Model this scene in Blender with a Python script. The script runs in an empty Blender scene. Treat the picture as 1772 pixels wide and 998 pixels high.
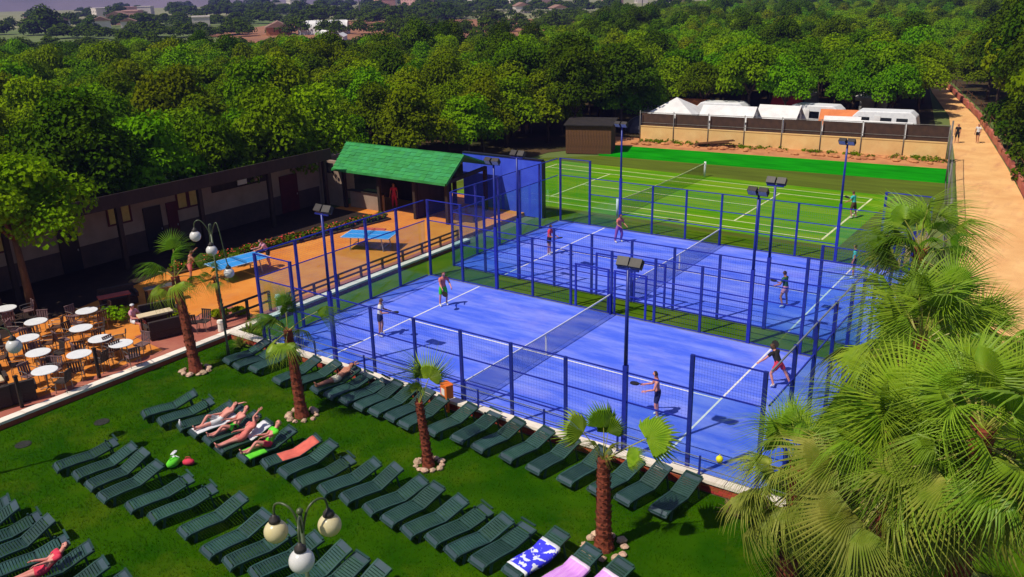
import bpy, bmesh, math, random
from mathutils import Vector, Matrix, Euler, noise
R = math.radians
rnd = random.Random(7)
scene = bpy.context.scene
COL = scene.collection

# ------------------------------------------------------------------ camera
CAM = Vector((26.176, -19.90, 13.152))
YAW, PITCH, ROLL = -0.618, -0.338, -0.023
F_ = Vector((math.sin(YAW) * math.cos(PITCH), math.cos(YAW) * math.cos(PITCH), math.sin(PITCH)))
R0 = F_.cross(Vector((0, 0, 1))).normalized()
U0 = R0.cross(F_)
CR = R0 * math.cos(ROLL) + U0 * math.sin(ROLL)
CU = U0 * math.cos(ROLL) - R0 * math.sin(ROLL)
cam_data = bpy.data.cameras.new("camera")
cam = bpy.data.objects.new("camera", cam_data)
COL.objects.link(cam)
cam.matrix_world = Matrix(((CR.x, CU.x, -F_.x, CAM.x), (CR.y, CU.y, -F_.y, CAM.y), (CR.z, CU.z, -F_.z, CAM.z), (0, 0, 0, 1)))
cam_data.sensor_width = 36.0
cam_data.lens = 36.0 * 1471.5 / 1772.0
cam_data.clip_start = 0.1
cam_data.clip_end = 12000
scene.camera = cam

# ------------------------------------------------------------------ sky, sun, exposure
SUN_EL, SUN_AZ = R(56), math.atan2(-0.40, -0.917)      # direction towards the sun
world = bpy.data.worlds.new("World")
scene.world = world
world.use_nodes = True
wn = world.node_tree
for n in list(wn.nodes): wn.nodes.remove(n)
sky = wn.nodes.new("ShaderNodeTexSky")
sky.sky_type = 'NISHITA'
sky.sun_disc = False
sky.sun_elevation = SUN_EL
sky.sun_rotation = SUN_AZ % (2 * math.pi)
sky.altitude = 50
bgn = wn.nodes.new("ShaderNodeBackground")
bgn.inputs[1].default_value = 0.062
wo = wn.nodes.new("ShaderNodeOutputWorld")
wn.links.new(sky.outputs[0], bgn.inputs[0])
wn.links.new(bgn.outputs[0], wo.inputs[0])
sd = bpy.data.lights.new("sun", 'SUN')
sd.energy = 4.4
sd.angle = R(0.53)
sd.color = (1.0, 0.93, 0.79)
sun = bpy.data.objects.new("sun", sd)
COL.objects.link(sun)
SUNV = Vector((math.sin(SUN_AZ) * math.cos(SUN_EL), math.cos(SUN_AZ) * math.cos(SUN_EL), math.sin(SUN_EL)))
sun.rotation_euler = SUNV.to_track_quat('Z', 'Y').to_euler()
sun.location = (0, -30, 60)
vs = scene.view_settings
vs.view_transform = 'Standard'
vs.look = 'None'
vs.exposure = 0.30
vs.gamma = 1.0
vs.use_curve_mapping = False

# ------------------------------------------------------------------ materials
MATS = {}
def mat(name, col, col2=None, rough=0.7, scale=3.0, bump=0.0, bscale=None, metal=0.0, stretch=(1, 1, 1), detail=4.0,
        rand=0.0, spec=0.3, lo=0.35, hi=0.65, coords='Object', translucent=0.0, col3=None, scale3=0.3, lo3=0.5, hi3=0.7, amt3=1.0, stretch3=(1, 1, 1)):
    m = bpy.data.materials.new(name)
    m.use_nodes = True
    nt = m.node_tree
    N, L = nt.nodes, nt.links
    b = N["Principled BSDF"]
    out = N["Material Output"]
    b.inputs['Roughness'].default_value = rough
    b.inputs['Metallic'].default_value = metal
    b.inputs['Specular IOR Level'].default_value = spec
    tc = N.new("ShaderNodeTexCoord")
    mp = N.new("ShaderNodeMapping")
    mp.inputs['Scale'].default_value = stretch
    L.new(tc.outputs[coords], mp.inputs[0])
    cout = None
    if col2 is not None:
        nz = N.new("ShaderNodeTexNoise")
        nz.inputs['Scale'].default_value = scale
        nz.inputs['Detail'].default_value = detail
        nz.inputs['Roughness'].default_value = 0.6
        L.new(mp.outputs[0], nz.inputs['Vector'])
        rp = N.new("ShaderNodeValToRGB")
        rp.color_ramp.elements[0].position = lo
        rp.color_ramp.elements[1].position = hi
        rp.color_ramp.elements[0].color = (*col, 1)
        rp.color_ramp.elements[1].color = (*col2, 1)
        L.new(nz.outputs[0], rp.inputs[0])
        cout = rp.outputs[0]
        if col3 is not None:
            mp3 = N.new("ShaderNodeMapping"); mp3.inputs['Scale'].default_value = stretch3; mp3.inputs['Location'].default_value = (3.7, 1.9, 0)
            L.new(tc.outputs[coords], mp3.inputs[0])
            n3 = N.new("ShaderNodeTexNoise"); n3.inputs['Scale'].default_value = scale3; n3.inputs['Detail'].default_value = 10; n3.inputs['Roughness'].default_value = 0.68
            L.new(mp3.outputs[0], n3.inputs['Vector'])
            m3r = N.new("ShaderNodeMapRange"); m3r.inputs[1].default_value = lo3; m3r.inputs[2].default_value = hi3; m3r.inputs[4].default_value = amt3
            L.new(n3.outputs[0], m3r.inputs[0])
            mx3 = N.new("ShaderNodeMix"); mx3.data_type = 'RGBA'; mx3.inputs[7].default_value = (*col3, 1)
            L.new(m3r.outputs[0], mx3.inputs[0]); L.new(cout, mx3.inputs[6]); cout = mx3.outputs[2]
    if rand > 0:
        oi = N.new("ShaderNodeObjectInfo")
        hs = N.new("ShaderNodeHueSaturation")
        mr = N.new("ShaderNodeMapRange")
        mr.inputs[3].default_value = 1 - rand
        mr.inputs[4].default_value = 1 + rand
        L.new(oi.outputs['Random'], mr.inputs[0])
        L.new(mr.outputs[0], hs.inputs['Value'])
        m2 = N.new("ShaderNodeMath"); m2.operation = 'MULTIPLY'; m2.inputs[1].default_value = 7.31
        m3 = N.new("ShaderNodeMath"); m3.operation = 'FRACT'
        L.new(oi.outputs['Random'], m2.inputs[0]); L.new(m2.outputs[0], m3.inputs[0])
        mh = N.new("ShaderNodeMapRange")
        mh.inputs[3].default_value = 0.5 - rand * 0.06
        mh.inputs[4].default_value = 0.5 + rand * 0.06
        L.new(m3.outputs[0], mh.inputs[0])
        L.new(mh.outputs[0], hs.inputs['Hue'])
        if cout is None: hs.inputs['Color'].default_value = (*col, 1)
        else: L.new(cout, hs.inputs['Color'])
        cout = hs.outputs[0]
    if cout is None: b.inputs['Base Color'].default_value = (*col, 1)
    else: L.new(cout, b.inputs['Base Color'])
    if bump > 0:
        nb = N.new("ShaderNodeTexNoise")
        nb.inputs['Scale'].default_value = bscale or scale * 4
        nb.inputs['Detail'].default_value = 3
        L.new(mp.outputs[0], nb.inputs['Vector'])
        bp = N.new("ShaderNodeBump")
        bp.inputs['Strength'].default_value = bump
        bp.inputs['Distance'].default_value = 0.02
        L.new(nb.outputs[0], bp.inputs['Height'])
        L.new(bp.outputs[0], b.inputs['Normal'])
    if translucent > 0:
        tr = N.new("ShaderNodeBsdfTranslucent")
        if cout is None: tr.inputs[0].default_value = (*col, 1)
        else: L.new(cout, tr.inputs[0])
        mx = N.new("ShaderNodeMixShader")
        mx.inputs[0].default_value = translucent
        L.new(b.outputs[0], mx.inputs[1]); L.new(tr.outputs[0], mx.inputs[2]); L.new(mx.outputs[0], out.inputs[0])
    MATS[name] = m
    return m

def glass_mat(name, tint, refl=0.06):
    m = bpy.data.materials.new(name); m.use_nodes = True
    nt = m.node_tree; N, L = nt.nodes, nt.links
    N.remove(N["Principled BSDF"])
    t = N.new("ShaderNodeBsdfTransparent"); t.inputs[0].default_value = (*tint, 1)
    g = N.new("ShaderNodeBsdfGlossy"); g.inputs['Roughness'].default_value = 0.03; g.inputs[0].default_value = (0.9, 0.95, 1, 1)
    lw = N.new("ShaderNodeLayerWeight"); lw.inputs[0].default_value = 0.5
    pw_ = N.new("ShaderNodeMath"); pw_.operation = 'POWER'; pw_.inputs[1].default_value = 4.0; L.new(lw.outputs['Facing'], pw_.inputs[0])
    f = N.new("ShaderNodeMath"); f.operation = 'MULTIPLY_ADD'; f.inputs[1].default_value = 0.35; f.inputs[2].default_value = 0.03; L.new(pw_.outputs[0], f.inputs[0])
    x = N.new("ShaderNodeMixShader")
    L.new(f.outputs[0], x.inputs[0]); L.new(t.outputs[0], x.inputs[1]); L.new(g.outputs[0], x.inputs[2])
    L.new(x.outputs[0], N["Material Output"].inputs[0])
    MATS[name] = m
    return m

# ------------------------------------------------------------------ mesh helper
class MB:
    def __init__(s): s.v = []; s.f = []; s.m = []
    def add(s, vs, fs, mi=0):
        o = len(s.v); s.v.extend(tuple(v) for v in vs)
        for f in fs: s.f.append(tuple(i + o for i in f)); s.m.append(mi)
        return s
    def box(s, x0, x1, y0, y1, z0, z1, mi=0):
        return s.add([(x0, y0, z0), (x1, y0, z0), (x1, y1, z0), (x0, y1, z0), (x0, y0, z1), (x1, y0, z1), (x1, y1, z1), (x0, y1, z1)],
                     [(3, 2, 1, 0), (4, 5, 6, 7), (0, 1, 5, 4), (1, 2, 6, 5), (2, 3, 7, 6), (3, 0, 4, 7)], mi)
    def cbox(s, c, d, mi=0, b=0.0):
        x, y, z = c; a, bb, h = d[0] / 2, d[1] / 2, d[2] / 2
        return s.box(x - a, x + a, y - bb, y + bb, z - h, z + h, mi)
    def bar(s, p0, p1, w, h=None, mi=0, up=(0, 0, 1)):
        h = h or w
        p0, p1 = Vector(p0), Vector(p1); d = (p1 - p0).normalized(); u = Vector(up)
        if abs(d.dot(u)) > 0.98: u = Vector((0, 1, 0))
        a = d.cross(u).normalized() * w / 2; b = a.cross(d).normalized() * h / 2
        vs = [p0 - a - b, p0 + a - b, p0 + a + b, p0 - a + b, p1 - a - b, p1 + a - b, p1 + a + b, p1 - a + b]
        return s.add(vs, [(3, 2, 1, 0), (4, 5, 6, 7), (0, 1, 5, 4), (1, 2, 6, 5), (2, 3, 7, 6), (3, 0, 4, 7)], mi)
    def tube(s, pts, rad, n=8, mi=0, cap=True):
        pts = [Vector(p) for p in pts]
        if not hasattr(rad, '__len__'): rad = [rad] * len(pts)
        o = len(s.v); ref = None
        for i, p in enumerate(pts):
            d = (pts[min(i + 1, len(pts) - 1)] - pts[max(i - 1, 0)]).normalized()
            if ref is None: ref = Vector((1, 0, 0)) if abs(d.x) < 0.9 else Vector((0, 1, 0))
            a = (ref - d * ref.dot(d)).normalized(); b = d.cross(a); ref = a
            for k in range(n):
                t = 2 * math.pi * k / n
                s.v.append(tuple(p + (a * math.cos(t) + b * math.sin(t)) * rad[i]))
        for i in range(len(pts) - 1):
            for k in range(n):
                k2 = (k + 1) % n
                s.f.append((o + i * n + k, o + i * n + k2, o + (i + 1) * n + k2, o + (i + 1) * n + k)); s.m.append(mi)
        if cap:
            s.f.append(tuple(o + n - 1 - k for k in range(n))); s.m.append(mi)
            e = o + (len(pts) - 1) * n
            s.f.append(tuple(e + k for k in range(n))); s.m.append(mi)
        return s
    def lathe(s, prof, n=16, mi=0, c=(0, 0, 0)):
        o = len(s.v)
        for r, z in prof:
            for k in range(n):
                t = 2 * math.pi * k / n
                s.v.append((c[0] + r * math.cos(t), c[1] + r * math.sin(t), c[2] + z))
        for i in range(len(prof) - 1):
            for k in range(n):
                k2 = (k + 1) % n
                s.f.append((o + i * n + k, o + i * n + k2, o + (i + 1) * n + k2, o + (i + 1) * n + k)); s.m.append(mi)
        s.f.append(tuple(o + n - 1 - k for k in range(n))); s.m.append(mi)
        e = o + (len(prof) - 1) * n
        s.f.append(tuple(e + k for k in range(n))); s.m.append(mi)
        return s
    def sphere(s, c, r, n=16, m=10, mi=0, sq=(1, 1, 1)):
        prof = [(max(1e-4, math.sin(math.pi * i / m)) * r * sq[0], -math.cos(math.pi * i / m) * r * sq[2]) for i in range(m + 1)]
        return s.lathe(prof, n, mi, c)
    def prism(s, poly, z0, z1, mi=0):
        n = len(poly)
        vs = [(x, y, z0) for x, y in poly] + [(x, y, z1) for x, y in poly]
        return s.add(vs, [tuple(range(n - 1, -1, -1)), tuple(range(n, 2 * n))] + [(i, (i + 1) % n, n + (i + 1) % n, n + i) for i in range(n)], mi)
    def mesh(s, name, mats, smooth=False):
        me = bpy.data.meshes.new(name)
        me.from_pydata(s.v, [], s.f)
        if not isinstance(mats, (list, tuple)): mats = [mats]
        for m in mats: me.materials.append(MATS[m] if isinstance(m, str) else m)
        if len(mats) > 1: me.polygons.foreach_set("material_index", s.m)
        if smooth: me.polygons.foreach_set("use_smooth", [True] * len(s.f))
        me.update()
        return me
    def build(s, name, mats, parent=None, smooth=False, loc=None, rz=0, kind=None, bevel=0):
        o = inst(name, s.mesh(name, mats, smooth), parent, loc, rz, kind)
        if bevel:
            md = o.modifiers.new("bevel", 'BEVEL'); md.width = bevel; md.segments = 2; md.limit_method = 'ANGLE'
        return o

def inst(name, me, parent=None, loc=None, rz=0, kind=None):
    o = bpy.data.objects.new(name, me)
    COL.objects.link(o)
    if parent: o.parent = parent
    if loc is not None: o.location = loc
    if rz: o.rotation_euler = (0, 0, rz)
    if kind: o["kind"] = kind
    return o
def tag(o, label, cat, group=None):
    o["label"] = label; o["category"] = cat
    if group: o["group"] = group
    return o
def thing(name, label, cat, loc=(0, 0, 0), rz=0, group=None):
    o = bpy.data.objects.new(name, None); COL.objects.link(o)
    o.empty_display_size = 0.2
    o.location = loc; o.rotation_euler = (0, 0, rz)
    return tag(o, label, cat, group)
def dup(root, loc, rz, label, scale=None, group=None):
    r = root.copy(); COL.objects.link(r); r.location = loc; r.rotation_euler = (0, 0, rz); r["label"] = label
    if scale: r.scale = scale
    if group: r["group"] = group
    for ch in root.children:
        c = ch.copy(); COL.objects.link(c); c.parent = r
        for g in ch.children:
            d = g.copy(); COL.objects.link(d); d.parent = c
    return r
def struct(name, mb, mats, smooth=False, parent=None):
    o = mb.build(name, mats, parent, smooth)
    if not parent: o["kind"] = "structure"
    return o
ORD = ['first', 'second', 'third', 'fourth', 'fifth', 'sixth', 'seventh', 'eighth', 'ninth', 'tenth', 'eleventh', 'twelfth', 'thirteenth',
       'fourteenth', 'fifteenth', 'sixteenth', 'seventeenth', 'eighteenth', 'nineteenth', 'twentieth', 'twenty-first', 'twenty-second',
       'twenty-third', 'twenty-fourth', 'twenty-fifth', 'twenty-sixth', 'twenty-seventh', 'twenty-eighth', 'twenty-ninth', 'thirtieth']
def grid(mb, x0, x1, y0, y1, z, nx, ny, fz=None, mi=0):
    o = len(mb.v)
    for j in range(ny + 1):
        for i in range(nx + 1):
            x = x0 + (x1 - x0) * i / nx; y = y0 + (y1 - y0) * j / ny
            mb.v.append((x, y, z + (fz(x, y) if fz else 0)))
    for j in range(ny):
        for i in range(nx):
            a = o + j * (nx + 1) + i
            mb.f.append((a, a + 1, a + nx + 2, a + nx + 1)); mb.m.append(mi)
    return mb

# ------------------------------------------------------------------ the palette
mat("earth", (0.20, 0.10, 0.045), (0.09, 0.075, 0.02), 0.95, 0.15, 0.4, 2.0)
mat("forest_floor", (0.085, 0.045, 0.018), (0.035, 0.035, 0.005), 0.95, 0.2, 0.4, 2.0)
mat("lawn", (0.013, 0.066, 0.0005), (0.044, 0.114, 0.001), 1.0, 0.55, 1.0, 45, spec=0.0, lo=0.36, hi=0.74, detail=12, col3=(0.10, 0.14, 0.006), scale3=0.42, lo3=0.52, hi3=0.78, amt3=.8)
mat("grass_blade", (0.016, 0.076, 0.0005), (0.054, 0.130, 0.0012), 0.9, 0.7, spec=0.0, detail=8, col3=(0.12, 0.16, 0.006), scale3=0.42, lo3=0.52, hi3=0.78, amt3=.8)
mat("turf", (0.045, 0.12, 0.003), (0.10, 0.16, 0.006), 1.0, 0.6, 0.6, 40, spec=0.0, detail=7)
mat("tennis_turf", (0.075, 0.25, 0.004), (0.19, 0.32, 0.010), 1.0, 0.55, 0.4, 30, stretch=(0.22, 2.3, 1), spec=0.0, lo=0.40, hi=0.66, detail=6)
mat("tennis_margin", (0.075, 0.10, 0.008), (0.115, 0.16, 0.012), 1.0, 0.5, 0.4, 30, stretch=(0.3, 2, 1), spec=0.1, detail=6)
mat("bright_turf", (0.005, 0.19, 0.003), (0.010, 0.31, 0.006), 1.0, 0.6, 0.4, 30, stretch=(0.5, 2, 1), spec=0.0)
mat("court_blue", (0.075, 0.145, 0.82), (0.25, 0.32, 0.90), 0.95, 0.85, 0.25, 50, stretch=(0.40, 1.7, 1), spec=0.05, lo=0.40, hi=0.76, detail=12, col3=(0.44, 0.40, 0.80), scale3=0.36, lo3=0.50, hi3=0.82, amt3=.55, stretch3=(.7, 1.3, 1))
mat("line_white", (0.82, 0.80, 0.78), (0.58, 0.60, 0.72), 0.8, 2.5, detail=6, lo=0.45, hi=0.8)
mat("line_yellow", (0.75, 0.74, 0.42), (0.5, 0.56, 0.25), 0.8, 2.0)
mat("terracotta", (0.62, 0.185, 0.028), (0.74, 0.29, 0.055), 0.85, 0.7, 0.15, 12, detail=12, spec=0.1, lo=0.3, hi=0.68, col3=(0.50, 0.20, 0.09), scale3=.8, lo3=.52, hi3=.75, amt3=.6)
mat("terracotta_red", (0.36, 0.10, 0.07), (0.44, 0.15, 0.10), 0.8, 1.0, 0.1, 10)
mat("coping", (0.84, 0.76, 0.66), (0.66, 0.55, 0.45), 0.8, 1.6, 0.15, 20, rand=0.08, lo=0.45, hi=0.8)
mat("brick_red", (0.48, 0.085, 0.035), (0.36, 0.06, 0.03), 0.85, 3, 0.3, 30, rand=0.25)
mat("mortar", (0.34, 0.22, 0.16), (0.25, 0.15, 0.11), 0.95, 4)
mat("blue_steel", (0.012, 0.018, 0.30), (0.02, 0.035, 0.42), 0.4, 2.0, spec=0.5)
mat("dark_blue_steel", (0.010, 0.018, 0.20), (0.018, 0.032, 0.32), 0.4, 2.0, spec=0.5)
mat("blue_mesh", (0.02, 0.03, 0.26), None, 0.5)
mat("net_cord", (0.012, 0.016, 0.05), None, 0.8)
mat("net_green", (0.055, 0.06, 0.025), None, 0.8)
mat("galvanised", (0.42, 0.45, 0.50), (0.30, 0.33, 0.38), 0.4, 3, metal=0.6)
mat("lamp_housing", (0.035, 0.03, 0.028), (0.06, 0.05, 0.045), 0.5, 4)
mat("lamp_lens", (0.35, 0.36, 0.38), None, 0.15, spec=0.6)
mat("lounger_plastic", (0.015, 0.050, 0.038), (0.028, 0.070, 0.058), 0.42, 3.5, spec=0.5, rand=0.30)
mat("lounger_plastic_worn", (0.048, 0.074, 0.098), (0.030, 0.062, 0.064), 0.45, 3.0, spec=0.5, rand=0.12)
mat("palm_bark", (0.30, 0.065, 0.03), (0.15, 0.04, 0.022), 0.9, 7, 0.8, 18, stretch=(1, 1, 2.2))
mat("palm_boot", (0.33, 0.09, 0.04), (0.19, 0.055, 0.03), 0.85, 5, rand=0.1)
mat("palm_leaf", (0.135, 0.28, 0.006), (0.33, 0.46, 0.030), 0.45, 1.6, spec=0.3, rand=0.22, translucent=0.30, lo=0.3, hi=0.7)
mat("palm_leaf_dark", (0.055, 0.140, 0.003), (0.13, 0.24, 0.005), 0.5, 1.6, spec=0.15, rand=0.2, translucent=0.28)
mat("palm_leaf_old", (0.14, 0.21, 0.010), (0.33, 0.34, 0.05), 0.6, 1.8, spec=0.3, rand=0.2, translucent=0.28)
mat("palm_leaf_dead", (0.25, 0.16, 0.075), (0.13, 0.075, 0.035), 0.8, 2.2, rand=0.2, translucent=0.15)
mat("petiole", (0.27, 0.31, 0.035), (0.36, 0.33, 0.07), 0.5, 3, spec=0.4)
mat("petiole_orange", (0.55, 0.22, 0.03), (0.60, 0.36, 0.03), 0.5, 3)
mat("stone_pale", (0.62, 0.42, 0.30), (0.45, 0.28, 0.19), 0.9, 4, 0.5, 14, rand=0.2)
mat("bark", (0.11, 0.07, 0.045), (0.055, 0.035, 0.022), 0.95, 5, 0.7, 14, stretch=(1, 1, 0.4))
mat("leaf_a", (0.070, 0.165, 0.001), (0.185, 0.31, 0.003), 0.8, 0.45, spec=0.0, rand=0.40, translucent=0.22, lo=0.3, hi=0.7)
mat("leaf_b", (0.095, 0.150, 0.0015), (0.20, 0.26, 0.003), 0.8, 0.45, spec=0.0, rand=0.30, translucent=0.22, lo=0.3, hi=0.7)
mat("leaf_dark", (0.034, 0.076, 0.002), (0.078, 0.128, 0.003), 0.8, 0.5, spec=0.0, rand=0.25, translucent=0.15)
mat("leaf_bright", (0.12, 0.26, 0.002), (0.24, 0.38, 0.004), 0.8, 0.5, spec=0.0, rand=0.15, translucent=0.28)
mat("roof_green", (0.022, 0.22, 0.050), (0.060, 0.36, 0.11), 0.8, 1.4, 0.15, 20, rand=0.16, detail=10)
mat("deck_shade_brown", (0.034, 0.017, 0.011), (0.020, 0.011, 0.008), 0.8, 2.0)  # brown floor tone, darkened further to hold veranda and tree shade
mat("wood_dark", (0.022, 0.015, 0.012), (0.04, 0.026, 0.02), 0.7, 4, stretch=(1, 1, 0.3))
mat("wood_brown", (0.16, 0.07, 0.03), (0.10, 0.045, 0.02), 0.75, 4)
mat("roof_tile_dark", (0.018, 0.015, 0.014), (0.032, 0.025, 0.022), 0.8, 3)
mat("plaster_cream", (0.36, 0.26, 0.20), (0.28, 0.20, 0.15), 0.9, 1.2, 0.1, 20)
mat("plaster_mauve", (0.10, 0.06, 0.05), (0.07, 0.045, 0.04), 0.9, 1.5)
mat("wine_door", (0.10, 0.012, 0.014), (0.07, 0.01, 0.012), 0.6, 3)
mat("black_door", (0.012, 0.012, 0.014), None, 0.4)
mat("window_blind", (0.60, 0.46, 0.14), (0.50, 0.37, 0.10), 0.7, 4)
mat("blue_wall", (0.035, 0.075, 0.66), (0.055, 0.11, 0.76), 0.8, 0.9, 0.1, 20)
mat("tt_blue", (0.035, 0.27, 0.72), (0.05, 0.34, 0.80), 0.5, 2)
mat("white_paint", (0.82, 0.82, 0.82), (0.72, 0.72, 0.74), 0.5, 3)
mat("white_canvas", (0.82, 0.80, 0.78), (0.70, 0.67, 0.66), 0.85, 1.2, 0.15, 6)
mat("grey_canvas", (0.16, 0.15, 0.18), (0.11, 0.10, 0.13), 0.85, 1.2, 0.2, 6)
mat("orange_canvas", (0.72, 0.23, 0.08), (0.62, 0.18, 0.06), 0.85, 1.5)
mat("red_canvas", (0.62, 0.05, 0.045), (0.52, 0.04, 0.04), 0.85, 1.5)
mat("yellow_canvas", (0.55, 0.36, 0.03), (0.45, 0.28, 0.02), 0.85, 1.5)
mat("wicker", (0.030, 0.022, 0.020), (0.055, 0.038, 0.032), 0.7, 25, 0.5, 60)
mat("wicker_brown", (0.12, 0.055, 0.035), (0.07, 0.032, 0.022), 0.7, 25, 0.5, 60)
mat("chair_mauve", (0.20, 0.12, 0.12), (0.13, 0.075, 0.08), 0.6, 12)
mat("chair_metal", (0.30, 0.27, 0.25), None, 0.35, metal=0.7)
mat("cushion_cream", (0.72, 0.58, 0.38), (0.62, 0.49, 0.31), 0.85, 3)
mat("cushion_red", (0.50, 0.10, 0.08), (0.42, 0.08, 0.06), 0.85, 3)
mat("globe_opal", (0.86, 0.84, 0.82), (0.80, 0.77, 0.74), 0.25, 2, spec=0.5, translucent=0.25)
mat("globe_amber", (0.86, 0.77, 0.50), (0.84, 0.70, 0.36), 0.25, 2, spec=0.5, translucent=0.25)
mat("lamp_green", (0.045, 0.07, 0.025), (0.08, 0.10, 0.045), 0.4, 5, spec=0.5)
mat("path_sand", (0.72, 0.36, 0.13), (0.86, 0.50, 0.20), 0.95, 0.45, 0.5, 8, detail=12, lo=0.3, hi=0.6, col3=(0.58, 0.24, 0.12), scale3=0.5, lo3=0.52, hi3=0.72, amt3=.7, stretch3=(2.2, .35, 1))
mat("path_wall", (0.52, 0.17, 0.11), (0.42, 0.13, 0.08), 0.9, 2, 0.3, 8, rand=0.2)
mat("dirt_orange", (0.60, 0.26, 0.10), (0.42, 0.17, 0.07), 0.95, 0.8, 0.6, 5)
mat("wall_sand", (0.84, 0.56, 0.24), (0.76, 0.44, 0.17), 0.9, 0.7, 0.1, 12, rand=0.06, detail=7)
mat("screen_brown", (0.085, 0.045, 0.032), (0.055, 0.032, 0.025), 0.9, 2, rand=0.12)
mat("pole_grey", (0.22, 0.20, 0.19), (0.15, 0.13, 0.12), 0.6, 5)
mat("orange_plastic", (0.80, 0.18, 0.02), (0.72, 0.14, 0.02), 0.45, 3)
mat("bin_notice", (0.80, 0.75, 0.70), None, 0.6)
mat("towel_blue", (0.05, 0.05, 0.80), (0.78, 0.80, 0.88), 0.9, 5.5, 0.3, 90, lo=0.52, hi=0.56, detail=2)
mat("towel_pink", (0.66, 0.25, 0.78), (0.78, 0.40, 0.85), 0.9, 6, 0.3, 90, stretch=(3, 0.3, 1))
mat("towel_edge", (0.85, 0.66, 0.84), None, 0.9)
mat("towel_white", (0.80, 0.80, 0.82), (0.66, 0.66, 0.72), 0.9, 6, 0.3, 60)
mat("towel_salmon", (0.72, 0.15, 0.11), (0.62, 0.12, 0.09), 0.9, 6, 0.3, 60)
mat("lime_cloth", (0.14, 0.72, 0.03), (0.10, 0.58, 0.03), 0.85, 5)
mat("yellow_ball", (0.78, 0.72, 0.02), None, 0.6)
mat("skin_tan", (0.52, 0.22, 0.14), (0.46, 0.185, 0.115), 0.55, 6, spec=0.35)
mat("skin_pink", (0.72, 0.30, 0.24), (0.64, 0.24, 0.19), 0.55, 6, spec=0.35)
mat("hair_dark", (0.025, 0.014, 0.010), (0.045, 0.025, 0.016), 0.6, 20)
mat("hair_brown", (0.12, 0.06, 0.03), (0.08, 0.04, 0.02), 0.6, 20)
mat("hair_blond", (0.60, 0.46, 0.22), (0.48, 0.34, 0.15), 0.6, 20)
for nm, c in dict(cloth_white=(0.78, 0.76, 0.77), cloth_red=(0.75, 0.05, 0.10), cloth_green=(0.06, 0.62, 0.03), cloth_navy=(0.02, 0.025, 0.10),
                  cloth_black=(0.02, 0.018, 0.02), cloth_teal=(0.05, 0.50, 0.46), cloth_forest=(0.03, 0.13, 0.06), cloth_pink=(0.72, 0.32, 0.42),
                  cloth_purple=(0.30, 0.10, 0.40), cloth_cream=(0.74, 0.66, 0.48), cloth_brown=(0.10, 0.05, 0.03), cloth_coral=(0.75, 0.20, 0.17)).items():
    mat(nm, c, tuple(x * 0.78 for x in c), 0.85, 8, 0.2, 30)
mat("shoe_white", (0.75, 0.72, 0.70), None, 0.6)
mat("hill_scrub_haze", (0.13, 0.115, 0.14), (0.21, 0.17, 0.20), 0.95, 0.006, detail=8)  # scrub tone with some distance haze put in as mauve
mat("field_brown", (0.36, 0.16, 0.075), (0.26, 0.115, 0.06), 0.95, 0.03, stretch=(0.3, 2, 1))
mat("field_green", (0.10, 0.15, 0.03), (0.16, 0.19, 0.05), 0.95, 0.02, detail=6)
mat("field_pale", (0.30, 0.28, 0.14), (0.20, 0.21, 0.08), 0.95, 0.02)
mat("house_white", (0.76, 0.68, 0.62), (0.70, 0.60, 0.54), 0.9, 0.4, rand=0.1)
mat("house_pink", (0.66, 0.38, 0.33), (0.58, 0.32, 0.28), 0.9, 0.4, rand=0.1)
mat("roof_terracotta", (0.33, 0.19, 0.14), (0.26, 0.15, 0.11), 0.9, 0.6)
mat("window_dark", (0.03, 0.035, 0.05), None, 0.2, spec=0.6)
mat("flower_red", (0.55, 0.05, 0.03), (0.50, 0.14, 0.04), 0.7, 3, rand=0.3)
mat("disc_dark", (0.02, 0.022, 0.02), (0.035, 0.035, 0.03), 0.7, 8)
mat("tyre", (0.015, 0.015, 0.015), None, 0.8)
glass_mat("court_glass", (0.84, 0.93, 0.945))
glass_mat("caravan_glass", (0.25, 0.28, 0.32))
# ================================================================== THE SETTING
g = MB(); grid(g, -5100, 800, -600, 5300, -0.06, 30, 30)
struct("ground", g, "field_green")
struct("forest_floor", MB().add([(x, y, -0.03) for x, y in [(-16.75, -40), (-16.75, 23), (-13, 23), (-13, 41), (-10.5, 45.4), (-8.6, 49.4), (16.4, 52), (15.4, 54), (3, 117), (0, 125), (3, 127), (24.5, 45), (70, 45), (90, 430), (-140, 430), (-95, 185), (-66, 130), (-58, 92), (-105, 66), (-140, 20), (-140, -40)]], [tuple(range(21))]), "forest_floor")
struct("lawn", grid(MB(), -1.74, 40, -40, -0.46, 0.0, 20, 20), "lawn")
gb = MB(); gq = random.Random(17)
gv, gf = gb.v, gb.f
for k in range(110000):
    x = gq.uniform(-1.6, 22.0); y = -.55 - gq.random() ** 1.0 * 13.4
    if noise.noise(Vector((x * .9, y * .9, 3.1))) < -.35 and gq.random() < .7: continue
    a = gq.uniform(0, 6.283); h = gq.uniform(.03, .065); w = gq.uniform(.006, .013); lx, ly = gq.uniform(-.03, .03), gq.uniform(-.03, .03); c, s_ = math.cos(a) * w, math.sin(a) * w
    o = len(gv); gv.extend(((x - c, y - s_, 0), (x + c, y + s_, 0), (x + lx, y + ly, h))); gf.append((o, o + 1, o + 2))
gb.m = [0] * len(gf)
o = gb.build("lawn_grass", "grass_blade", kind="stuff"); o["label"] = "short green grass blades of the lawn round the loungers"; o["category"] = "grass"
struct("court_turf", MB().add([(-1.76, -0.11, 0.0), (27, -0.11, 0.0), (27, 24.2, 0), (-1.76, 24.2, 0)], [(0, 1, 2, 3)]), "turf")
tm = MB().add([(-12.4, 24.2, 0), (19.4, 24.2, 0), (17.7, 43.9, 0), (-8.4, 41.6, 0), (-12.4, 38.2, 0)], [(0, 1, 2, 3, 4)])
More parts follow.
